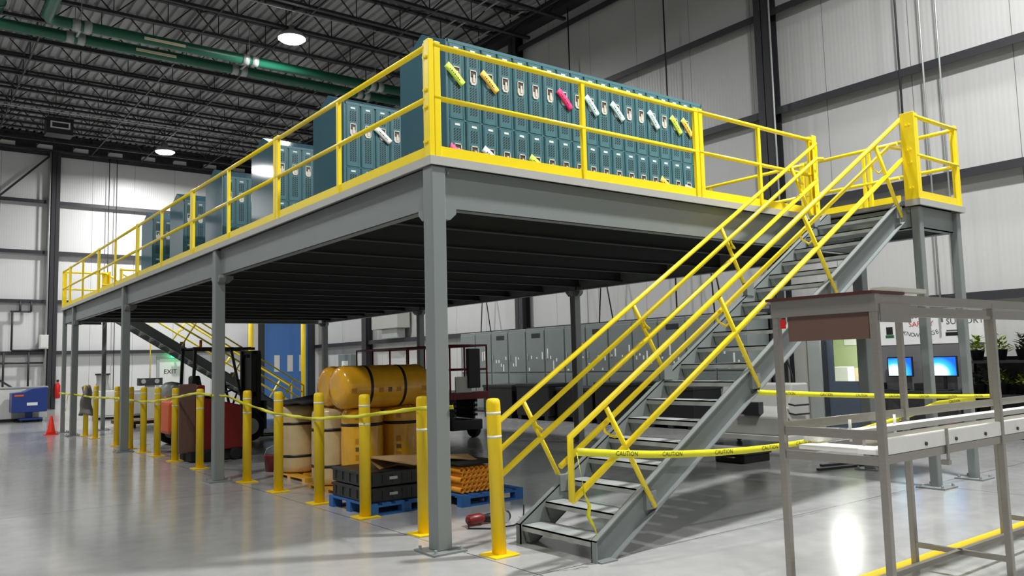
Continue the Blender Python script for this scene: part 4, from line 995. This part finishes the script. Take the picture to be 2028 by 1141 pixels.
for i, x in enumerate((1.95, 3.1, 4.25)):
    t = thing('low_cabinet', labs[i], 'cabinet', (x + .5, 26, 0), 'white cabinets by the far wall')
    MB().box(x, 25.6, .08, x + 1.0, 26.4, 1.0 + .1 * (i == 2)).build('body', 'white' if i != 1 else 'machine', t, bevel=.015)
    MB().box(x + .05, 25.58, .15, x + .95, 25.6, .9).build('door', 'white', t); MB().box(x + .8, 25.55, .5, x + .84, 25.58, .7).build('handle', 'dark', t)
    MB().box(x + .04, 25.65, 0, x + .96, 26.35, .08).build('plinth', 'crate', t)
t = thing('drum', 'grey hooded drum behind the third column', 'drum', (2.4, 27.2, 0))
MB().lathe((2.5, 27.4, 0), [(.32, 0), (.32, 1.0), (.25, 1.1), (.2, 1.3), (.22, 1.55), (.24, 1.56)], 20).build('body', 'machine', t); MB().lathe((2.5, 27.4, 1.56), [(.26, 0), (.26, .06)], 20).build('lid', 'dark', t)
t = thing('hoist', 'dark hoist unit hanging from a yellow line near the exit door', 'hoist', (3.6, 25, 1.15))
MB().box(3.2, 24.9, 1.15, 4.0, 25.2, 1.42).build('body', 'dark', t, bevel=.02); MB().tube((3.6, 25.05, 1.42), (3.6, 25.05, 3.9), .018, 8).build('chain', 'yellow', t)
MB().lathe((3.35, 24.9, 1.3), [(.08, -.03), (.08, 0)], 14, 'y').build('dial', 'hang', t); MB().lathe((3.8, 24.9, 1.3), [(.08, -.03), (.08, 0)], 14, 'y').build('dial', 'hang', t)
MB().box(3.45, 24.95, 0, 3.75, 25.15, 1.15).build('stand', 'machine', t)
for i in range(3):
    tag(MB().box(1.6, 19.9 + i * .5, .1 + .0 * i, 4.4, 20.25 + i * .5, .2).build('plank', 'copper'), 'reddish brown plank stacked low behind the third column, %s' % ('nearest', 'middle', 'farthest')[i], 'plank', 'brown planks')
for i, x in enumerate((1.9, 3.0, 4.1)): tag(MB().box(x, 19.85, 0, x + .1, 21.3, .1).build('bearer', 'crate'), 'dark bearer under the brown planks, %s' % ('left', 'middle', 'right')[i], 'timber', 'bearers under the planks')
for x, y, lab in ((9.35, 31.0, 'tall yellow guard post left of the blue door'), (11.3, 29.6, 'tall yellow guard post in front of the blue door')):
    t = thing('guard_post', lab, 'post', (x, y, 0), 'tall yellow posts by the blue door')
    MB().tube((x, y, 0), (x, y, 4.6), .11, 16).build('post', 'yellow2', t); MB().box(x - .18, y - .18, 0, x + .18, y + .18, .02).build('base_plate', 'yellow2', t)
t = thing('wall_unit', 'grey heater box on brackets high on the right wall beyond the platform', 'heater', (12.6, 24, 3.1))
MB().box(12.35, 22.7, 3.15, 12.95, 24.9, 4.5).build('casing', 'machine', t, bevel=.02); MB().box(12.5, 23.0, 2.75, 12.9, 24.3, 3.15).build('hopper', 'hang', t, bevel=.02); MB().box(12.9, 23, 3.3, XR - .002, 24.5, 3.5).build('bracket', 'dark', t)
t = thing('breaker_box', 'small grey panel on the right wall beyond the second far column', 'electrical box', (13, 28.5, 1.2))
MB().box(12.85, 27.9, 1.2, XR - .002, 29.2, 2.2).build('case', 'switch', t, bevel=.01); MB().box(12.83, 28.2, 1.5, 12.85, 28.8, 1.9).build('labels', 'plate', t)

# ------------------------------------------------------------------ foreground stainless conveyor frame
tb = thing('conveyor_frame', 'tall stainless steel conveyor frame with white plastic rails in the right foreground', 'conveyor', (2.4, -3.2, 0))
X = (.87, 2.455, 4.02, 5.6); YA, YB2 = -3.55, -2.88; TZ = 1.975; s = .022
for x in X:
    for y in (YA, YB2): MB().box(x - s, y - s, 0, x + s, y + s, TZ - .02).build('leg', 'stain', tb, bevel=.005)
    if x > 1: MB().bar((x, YA, .17), (x, YB2, .17), .035, .035).build('cross_bar', 'stain', tb)
MB().bar((X[0] + .02, (YA + YB2) / 2, .17), (X[-1], (YA + YB2) / 2, .17), .035, .035).build('stretcher', 'stain', tb)
for y in (YA, YB2): MB().box(X[0] + .023, y - s + .003, TZ - .06, X[-1], y + s - .003, TZ - .001).build('top_rail', 'stain', tb)
MB().box(X[0] + .3, YA - .012, TZ - .135, X[-1], YA + .012, TZ - .115).build('guide_rail', 'stain', tb)
MB().box(X[0] - s - .003, YA - s - .003, TZ - .105, X[0] + s + .003, YB2 + s + .003, TZ).build('end_beam', 'stain', tb)
MB().box(X[0] - .01, YA + .03, TZ - .265, X[0] + .01, YB2 - .09, TZ - .105).build('end_panel', 'brown', tb)  # brown colour stands for a reflection on the lower panel
MB().box(X[0] - .06, YA - .03, TZ + .0, X[0] + .32, YB2 + .04, TZ + .018).build('top_sheet', 'burg', tb)
MB().box(X[0] + .02, YA - .03, TZ - .17, X[0] + .38, YA - .022, TZ - .06).build('side_plate', 'stain', tb)
MB().box(X[0] - .03, YB2 - .08, TZ - .18, X[0] - .022, YB2 - .045, TZ - .12).build('red_sticker', 'redb', tb)
MB().box(X[0] + .12, YA - .02, TZ + .019, X[0] + .62, YA + .08, TZ + .045).build('tray', 'cream', tb)
for y in (YA, YB2):
    MB().box(X[0], y - .012, .97, X[-1], y + .012, 1.02).build('lower_rail', 'stain', tb)
MB().box(X[0], YB2 - .012, 1.13, X[-1], YB2 + .012, 1.19).build('side_rail', 'stain', tb)
MB().box(X[0] - .012, YA, 1.11, X[0] + .012, YB2, 1.165).build('end_rail', 'stain', tb); MB().box(X[0] - .012, YA, .96, X[0] + .012, YB2, 1.012).build('end_rail', 'stain', tb)
MB().box(X[0], YA - .015, 1.022, X[-1], YA + .02, 1.12).build('plastic_rail', 'belt', tb, bevel=.008)
MB().box(X[0], YA + .02, 1.022, X[-1], YA + .16, 1.05).build('wear_strip', 'belt', tb)
MB().box(X[0] + .02, YA + .16, 1.022, X[0] + .2, YB2 - .1, 1.05).build('wear_strip', 'belt', tb)
MB().box(X[0] + .15, YB2 - .16, 1.06, X[-1], YB2 - .05, 1.10).build('wear_strip', 'belt', tb)
MB().box(X[0] + .2, YA + .22, .985, X[-1], YA + .24, 1.10).build('inner_rail', 'stain', tb)
for x in (1.35, 1.75, 2.18, 2.7, 3.2): MB().lathe((x, YA - .018, 1.055), [(.012, -.006), (.012, .004)], 10, 'y').build('bolt', 'dark', tb)
for x in (1.62, 3.2): MB().box(x - .012, YA - .026, .93, x + .012, YA - .014, 1.13).box(x - .02, YA - .03, .90, x + .02, YA + .02, .93).build('clamp', 'stain', tb)
for x in (1.5, 2.1): MB().tube((x, YB2 - .1, 1.02), (x, YB2 - .1, 1.17), .01, 8).build('standoff', 'belt', tb)
tag(MB().bar((6.6, .55, .02), (8.1, .2, .02), .05, .03).bar((7.0, .75, .02), (8.2, .45, .02), .05, .03).build('metal_strip', 'dark'), 'dark metal strips lying on the floor beyond the conveyor frame', 'metal strip')

# ------------------------------------------------------------------ world and colour
w = bpy.data.worlds.new('world'); sc.world = w; w.use_nodes = True
w.node_tree.nodes['Background'].inputs[0].default_value = (.8, .85, .9, 1); w.node_tree.nodes['Background'].inputs[1].default_value = .02
sc.view_settings.view_transform = 'Standard'; sc.view_settings.look = 'None'; sc.view_settings.exposure = 0.2; sc.view_settings.gamma = 1
sc.view_settings.use_curve_mapping = False
sc.cycles.max_bounces = 8; sc.cycles.diffuse_bounces = 5
